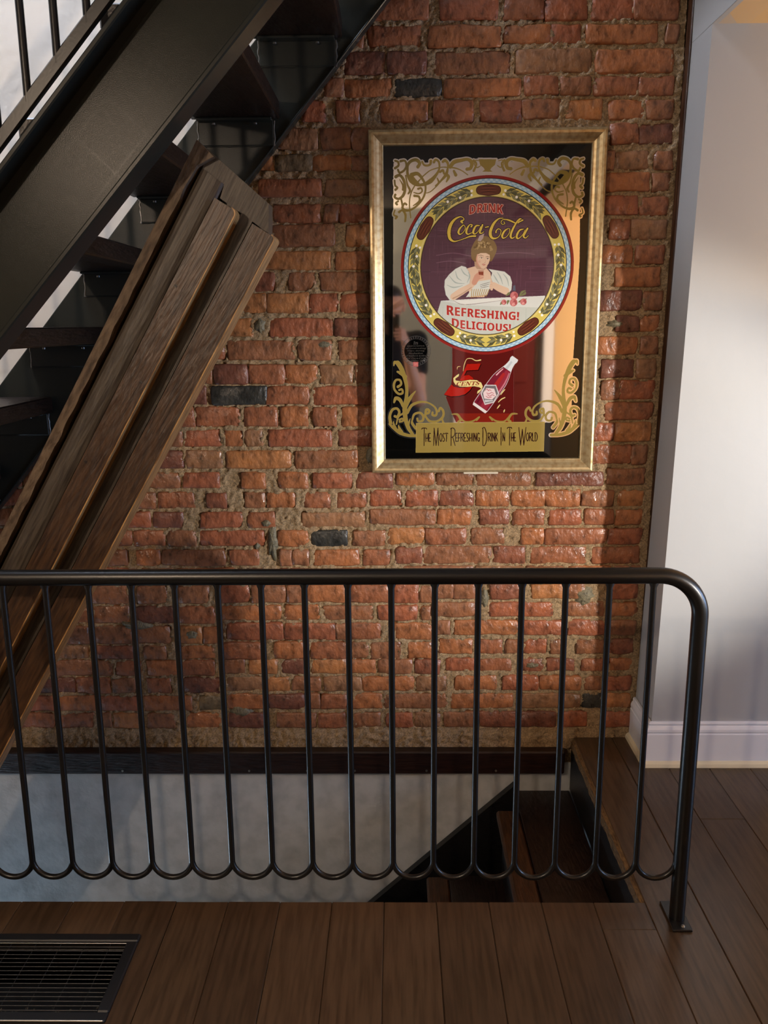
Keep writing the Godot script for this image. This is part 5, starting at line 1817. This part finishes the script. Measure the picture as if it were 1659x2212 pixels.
func lady(p: Print) -> void:
	var skin := Color(0.83, 0.71, 0.61)
	var blush := Color(0.78, 0.58, 0.49)
	var shade := Color(0.70, 0.57, 0.47)
	var white := Color(0.80, 0.81, 0.77)
	var soft := Color(0.70, 0.73, 0.70)
	var fold := Color(0.56, 0.60, 0.58)
	var hair := Color(0.49, 0.39, 0.25)
	# table and cloth
	p.poly(pv([381, 958, 587, 955, 1062, 931, 1073, 1008, 1084, 1334, 314, 1328, 341, 1088]), Color(0.74, 0.755, 0.72))
	p.poly(pv([381, 958, 606, 947, 1062, 932, 1064, 1008, 840, 1000, 542, 988]), Color(0.80, 0.81, 0.785))
	for k in 9:
		var a := pv([395, 998, 364, 1061])
		p.stroke(PackedVector2Array([a[0] + Vector2(k * 78.0, k * 2.0), a[0] + Vector2(k * 79.0 - 6.0, 140)]), [1.5, 3.0, 2.0], Color(0.66, 0.69, 0.65))
	# sleeves, dress, shoulders
	p.poly(pv([550, 755, 622, 736, 674, 752, 702, 783, 715, 841, 696, 892, 665, 938, 568, 937, 559, 859, 551, 801]), skin)
	p.poly(pv([597, 705, 685, 706, 680, 748, 662, 764, 614, 759, 598, 736]), shade)
	p.poly(pv([623, 837, 703, 826, 700, 884, 685, 923, 544, 937, 584, 883]), white)
	for k in 9:
		var q := pv([584, 887, 580, 938, 696, 888, 677, 931])
		p.stroke(PackedVector2Array([q[0].lerp(q[2], k / 8.0), q[1].lerp(q[3], k / 8.0)]), [4.0, 5.0], Color(0.66, 0.53, 0.29))
	for s in [[636, 860, 699, 843], [638, 870, 696, 855], [640, 880, 692, 868]]:
		p.stroke(pv(s), [1.5, 3.0, 1.5], Color(0.3, 0.27, 0.24))
	var sl := pv([542, 747, 514, 739, 474, 758, 434, 792, 406, 827, 403, 870, 413, 921, 440, 956, 464, 960, 451, 921, 475, 898, 535, 875, 567, 852, 571, 813, 560, 774])
	var sr := pv([690, 760, 746, 770, 794, 778, 831, 808, 844, 846, 841, 893, 821, 918, 797, 893, 752, 861, 720, 849, 707, 814, 714, 783])
	for q in [sl, sr]:
		for k in q.size(): p.stroke(PackedVector2Array([q[k], q[(k + 1) % q.size()]]), [2.4], fold)
		p.poly(q, white)
	for s in [[434, 800, 475, 843, 535, 851], [419, 858, 463, 874, 523, 863], [510, 755, 530, 786, 559, 805], [474, 770, 487, 812, 515, 832], [558, 778, 567, 805, 551, 844], [746, 780, 767, 811, 784, 857], [786, 792, 811, 823, 824, 869], [722, 795, 739, 822, 760, 853]]:
		p.stroke(pv(s), [3, 10, 3], soft)
		p.stroke(pv(s), [1, 3, 1], fold)
	# arms and hands
	p.stroke(pv([464, 933, 512, 902, 567, 871, 595, 848]), [44, 46, 36, 28], skin)
	p.stroke(pv([460, 944, 516, 917, 580, 875]), [8, 8, 4], shade)
	p.stroke(pv([805, 900, 760, 881, 724, 861]), [46, 42, 36], skin)
	p.stroke(pv([599, 844, 615, 810, 630, 790]), [34, 38, 24], blush)
	for s in [[611, 802, 634, 788, 654, 789], [615, 813, 639, 802, 657, 802], [619, 825, 639, 817, 655, 814]]:
		p.stroke(pv(s), [10, 11, 8], blush)
		p.stroke(pv(s), [1.2, 1.2], shade)
	p.stroke(pv([716, 853, 710, 869, 712, 888]), [22, 26, 16], skin)
	for s in [[704, 857, 720, 861], [705, 868, 720, 872], [706, 880, 720, 882]]:
		p.stroke(pv(s), [2, 1], shade)
	# glass in the hand
	p.poly(pv([622, 767, 658, 767, 657, 800, 627, 796]), Color(0.72, 0.55, 0.47))
	p.poly(pv([624, 777, 657, 777, 657, 798, 627, 795]), Color(0.52, 0.27, 0.20))
	# head: hair, face, features
	p.stroke(pv([604, 640, 627, 599, 659, 584, 691, 599, 711, 630, 708, 668, 701, 702]), [60, 62, 60, 62, 60, 44, 22], hair)
	p.stroke(pv([616, 663, 644, 655, 672, 655, 694, 668]), [16, 20, 20, 14], Color(0.56, 0.46, 0.30))
	p.stroke(pv([596, 659, 597, 686, 605, 705]), [44, 40, 18], hair)
	p.poly(pv([600, 659, 616, 621, 643, 606, 679, 611, 703, 641, 700, 679, 676, 662, 636, 662, 617, 673, 603, 698]), hair)
	for k in 46:
		var a := pv([652, 629, 710, 577])
		var r := (a[1] - a[0]).abs()
		var ang := rng.randf_range(-PI * 1.08, PI * 0.12)
		var q := a[0] + Vector2(cos(ang) * r.x * rng.randf_range(0.55, 1.0), sin(ang) * r.y * rng.randf_range(0.1, 0.85))
		p.disc(q, rng.randf_range(4, 9), [Color(0.60, 0.50, 0.33), Color(0.67, 0.57, 0.40), Color(0.40, 0.31, 0.19)][k % 3])
	p.poly(pv([616, 669, 636, 660, 672, 660, 695, 672, 698, 697, 690, 725, 674, 748, 658, 759, 641, 756, 621, 732, 608, 705]), skin)
	p.stroke(pv([616, 669, 611, 700, 621, 731, 640, 752]), [6, 8, 8, 3], blush)
	for s in [[621, 677, 638, 673, 656, 679], [670, 685, 682, 681, 694, 685]]:
		p.stroke(pv(s), [2.0, 3.2, 1.6], Color(0.42, 0.31, 0.21))
	for s in [[[631, 690, 641, 686, 655, 691, 642, 694], [643, 690, 643, 690]], [[673, 696, 683, 693, 693, 697, 683, 700], [683, 696, 683, 696]]]:
		p.poly(pv(s[0]), Color(0.86, 0.80, 0.74))
		p.stroke(pv(s[1]), [6.0, 6.0], Color(0.25, 0.19, 0.15))
	p.stroke(pv([629, 688, 641, 684, 655, 690]), [1.4, 2.4, 1.4], Color(0.33, 0.24, 0.18))
	p.stroke(pv([672, 695, 683, 691, 693, 695]), [1.4, 2.4, 1.4], Color(0.33, 0.24, 0.18))
	p.stroke(pv([664, 691, 668, 710, 666, 719, 657, 719]), [1.0, 2.0, 3.4, 1.4], shade)
	p.stroke(pv([646, 730, 655, 728, 661, 730, 670, 730]), [1.6, 3.6, 3.6, 1.6], Color(0.66, 0.34, 0.31))
	p.stroke(pv([649, 734, 659, 737, 667, 734]), [1.6, 4.2, 1.6], Color(0.72, 0.42, 0.38))
	p.disc(pv([629, 713])[0], 8, Color(0.81, 0.65, 0.56))
	p.poly(pv([615, 583, 626, 553, 658, 538, 651, 568, 635, 587]), Color(0.66, 0.58, 0.55))
	# paper and flowers on the table
	p.poly(pv([464, 957, 542, 984, 775, 959, 770, 944, 606, 947]), Color(0.84, 0.84, 0.81))
	p.stroke(pv([466, 959, 542, 984, 775, 960]), [1.5, 3.0, 1.5], Color(0.42, 0.34, 0.31))
	p.stroke(pv([510, 956, 569, 954, 615, 949]), [1.2, 1.6, 1.2], Color(0.55, 0.55, 0.52))
	for l in [[893, 936, 911, 909, 935, 897], [902, 931, 929, 918, 933, 905], [806, 931, 824, 917, 831, 909], [817, 984, 821, 966, 830, 962], [890, 971, 908, 963, 944, 950], [771, 986, 780, 975, 789, 970]]:
		p.stroke(pv(l), [4, 16, 3], Color(0.45, 0.46, 0.31))
	for f in [[[860, 930], 26], [[858, 973], 25], [[794, 971], 17], [[922, 969], 21]]:
		var c := pv(f[0])[0]
		p.disc(c, f[1], Color(0.72, 0.42, 0.41))
		for k in 9:
			var a := k * 2.4
			p.disc(c + Vector2(cos(a), sin(a)) * f[1] * 0.62 * (0.4 + k / 12.0), f[1] * 0.34, [Color(0.83, 0.58, 0.56), Color(0.76, 0.47, 0.46), Color(0.65, 0.33, 0.33)][k % 3])
	p.poly(pv([849, 896, 853, 867, 866, 863, 869, 900]), Color(0.35, 0.37, 0.42))

func heading(p: Print) -> void:
	var red := Color(0.66, 0.20, 0.18)
	# DRINK, arched
	var d := pv([562, 356, 776, 358, 563, 407, 562, 341, 562, 327])
	var arch := func(u: float, v: float) -> Vector2:
		var k := (u - 0.5) * 2.0
		return Vector2(lerpf(d[0].x + v * -3.0 * -k, d[1].x, u), lerpf(d[0].y, d[2].y, v) + k * k * lerpf(9.0, 14.0, v))
	for k in 8:
		write(p, "DRINK", "Droid Sans", 700, Color(0.86, 0.66, 0.58), arch, Vector2(cos(k * TAU / 8), sin(k * TAU / 8)) * 3.2)
	write(p, "DRINK", "Droid Sans", 700, Color(0.58, 0.17, 0.14), arch)
	# the script
	var gold := Color(0.80, 0.69, 0.29)
	var ink := Color(0.12, 0.075, 0.075)
	var s := [
		[[516, 471, 508, 463, 520, 456, 526, 450, 518, 439, 498, 435, 467, 450, 441, 483, 430, 525, 436, 566, 460, 585, 492, 581, 532, 568, 567, 556, 601, 554], [30, 34, 22, 14, 14, 20, 36, 54, 58, 50, 26, 13, 15, 24, 30]],
		[[521, 487, 501, 505, 491, 529, 500, 542, 519, 533, 535, 507, 527, 487, 515, 486], [12, 30, 36, 22, 12, 13, 12, 10]], [[573, 496, 580, 486, 564, 484, 547, 507, 542, 531, 553, 542, 579, 532], [26, 16, 18, 34, 36, 22, 9]],
		[[626, 490, 604, 492, 590, 515, 587, 534, 599, 541, 620, 523, 634, 496], [14, 28, 36, 34, 18, 11, 9]], [[646, 486, 636, 511, 629, 532, 642, 537, 656, 526], [28, 34, 32, 16, 8]],
		[[664, 501, 684, 497], [18, 18]],
		[[783, 468, 788, 479, 773, 483, 764, 472, 774, 456, 795, 454, 822, 461, 853, 475], [14, 14, 12, 12, 14, 18, 28, 22]],
		[[779, 446, 749, 449, 718, 478, 699, 520, 698, 550, 714, 569, 744, 565, 762, 543, 764, 520, 748, 511, 735, 522, 733, 533], [10, 22, 42, 50, 50, 34, 15, 12, 14, 16, 20, 26]],
		[[812, 509, 789, 524, 774, 551, 779, 568, 799, 562, 817, 540, 822, 514, 811, 509], [12, 30, 38, 22, 12, 13, 13, 10]],
		[[903, 459, 884, 469, 872, 477, 885, 455, 894, 452, 882, 451, 863, 474, 838, 521, 828, 555, 837, 570, 856, 561], [26, 18, 12, 12, 12, 16, 26, 36, 36, 22, 9]],
		[[909, 514, 886, 521, 871, 544, 868, 565, 881, 571, 906, 548, 920, 518], [14, 28, 36, 34, 18, 11, 9]], [[936, 510, 921, 537, 912, 559, 925, 569, 943, 554], [28, 34, 32, 16, 8]],
	]
	for pass_ in 2:
		for e in s:
			var w := []
			for x in e[1]: w.append(x * 0.376)
			p.stroke(pv(e[0]), w, ink if pass_ == 0 else gold, 3.6 if pass_ == 0 else 0.0)
	# two lines on the table cloth
	for e in [["R", [419, 987, 466, 990, 467, 1052, 420, 1048]], ["EFRESHING!", [473, 999, 895, 1035, 894, 1088, 474, 1055]], ["D", [453, 1070, 499, 1074, 500, 1132, 454, 1127]], ["ELICIOUS!", [510, 1082, 843, 1113, 842, 1159, 511, 1138]]]:
		var q := pv(e[1])
		var pl := func(u: float, v: float) -> Vector2: return q[0].lerp(q[1], u).lerp(q[3].lerp(q[2], u), v) + Vector2(0, 3.0 * sin(u * PI))
		for k in 3:
			write(p, e[0], "Droid Sans", 700, Color(0.87, 0.80, 0.77), pl, Vector2(-2.5 + k, 2.5 - 1.5 * k))
		write(p, e[0], "Droid Sans", 700, red, pl)
		write(p, e[0], "Droid Sans", 700, red, pl, Vector2(1.6, 0))

func name_plate(p: Print) -> void:
	p.poly(pv([218, 1762, 1089, 1758, 1089, 1961, 215, 1965]), Color(0.63, 0.55, 0.30))
	p.poly(pv([222, 1765, 1086, 1762, 1086, 1957, 219, 1962]), Color(0.555, 0.48, 0.245))
	var ink := Color(0.14, 0.055, 0.06)
	var words := [["T", 910.4, 922.5, 1], ["HE", 918.9, 931.2, 0], ["M", 935.2, 949, 1], ["OST", 949.2, 968, 0], ["R", 972.6, 984.5, 1], ["EFRESHING", 983.4, 1036.8, 0], ["D", 1041.4, 1052.4, 1], ["RINK", 1053.4, 1075.9, 0], ["I", 1080, 1084.5, 1], ["N", 1085, 1091.2, 0], ["T", 1095.2, 1106.4, 1], ["HE", 1103.6, 1114.8, 0], ["W", 1119.4, 1137.2, 1], ["ORLD", 1136.2, 1161.2, 0]]
	var edge := pv([254, 1797, 1041, 1796, 1045, 1918, 254, 1917])
	var wide := {"I": 0.45, "E": 0.85, "F": 0.8, "S": 0.85, "L": 0.8, "M": 1.3, "W": 1.3}
	for e in words:
		var ua: float = (e[1] - 910.4) / 250.8
		var ub: float = (e[2] - 910.4) / 250.8
		var total := 0.0
		for ch in e[0]: total += wide.get(ch, 1.0)
		var x := ua
		for ch in e[0]:
			var wu: float = (ub - ua) * wide.get(ch, 1.0) / total
			for s in pen_strokes(ch):
				var q := pv(s)
				for i in q.size():
					var u := x + wu * (0.06 + 0.88 * q[i].x)
					var v := q[i].y if e[3] else 0.30 + 0.46 * q[i].y
					q[i] = edge[0].lerp(edge[1], u).lerp(edge[3].lerp(edge[2], u), v)
				p.stroke(q, [4.6, 6.0, 4.6], ink)
			x += wu

func medallion(p: Print) -> void:
	var m := pv([216, 1281, 293, 1281, 313, 1282])
	var c := m[0]
	var r := m[1].x - c.x
	var ro := m[2].x - c.x
	for k in 72:       # fine dark rings on the mirror
		var a := TAU * k / 72.0
		p.stroke(PackedVector2Array([c + Vector2(cos(a), sin(a)) * ro, c + Vector2(cos(a + 0.09), sin(a + 0.09)) * ro]), [2.2], Color(0.05, 0.05, 0.05))
		if k % 2 == 0:
			p.stroke(PackedVector2Array([c + Vector2(cos(a), sin(a)) * (r + 5.0), c + Vector2(cos(a), sin(a)) * (ro - 4.0)]), [1.6], Color(0.18, 0.18, 0.17))
	p.disc(c, r, Color(0.02, 0.02, 0.02))
	var lines := ["In", "appreciation", "of outstanding", "Years during", "Production", "of Southern Bottles", "for Coca-Cola", "December 1978"]
	var y := c.y - r * 0.8
	for i in lines.size():
		var hgt := r * (0.26 if i == 0 else 0.15)
		var half := minf(r * 0.062 * lines[i].length(), r * 0.86)
		if i == 0:
			half = r * 0.2
		var yy := y
		write(p, lines[i], "Droid Serif", 400, Color(0.33, 0.32, 0.30), func(u: float, v: float) -> Vector2: return Vector2(c.x + lerpf(-half, half, u) + (0.5 - v) * 3.0, yy + v * hgt))
		y += hgt + r * 0.055
	p.poly(PackedVector2Array([c + Vector2(-r * 0.24, r * 0.93), c + Vector2(r * 0.22, r * 0.93), c + Vector2(r * 0.2, r * 1.35), c + Vector2(-r * 0.24, r * 1.33)]), Color(0.66, 0.33, 0.32))
	for k in 3:
		p.stroke(PackedVector2Array([c + Vector2(-r * 0.16, r * (1.02 + 0.1 * k)), c + Vector2(r * 0.16, r * (1.05 + 0.09 * k))]), [2.0], Color(0.88, 0.66, 0.62))
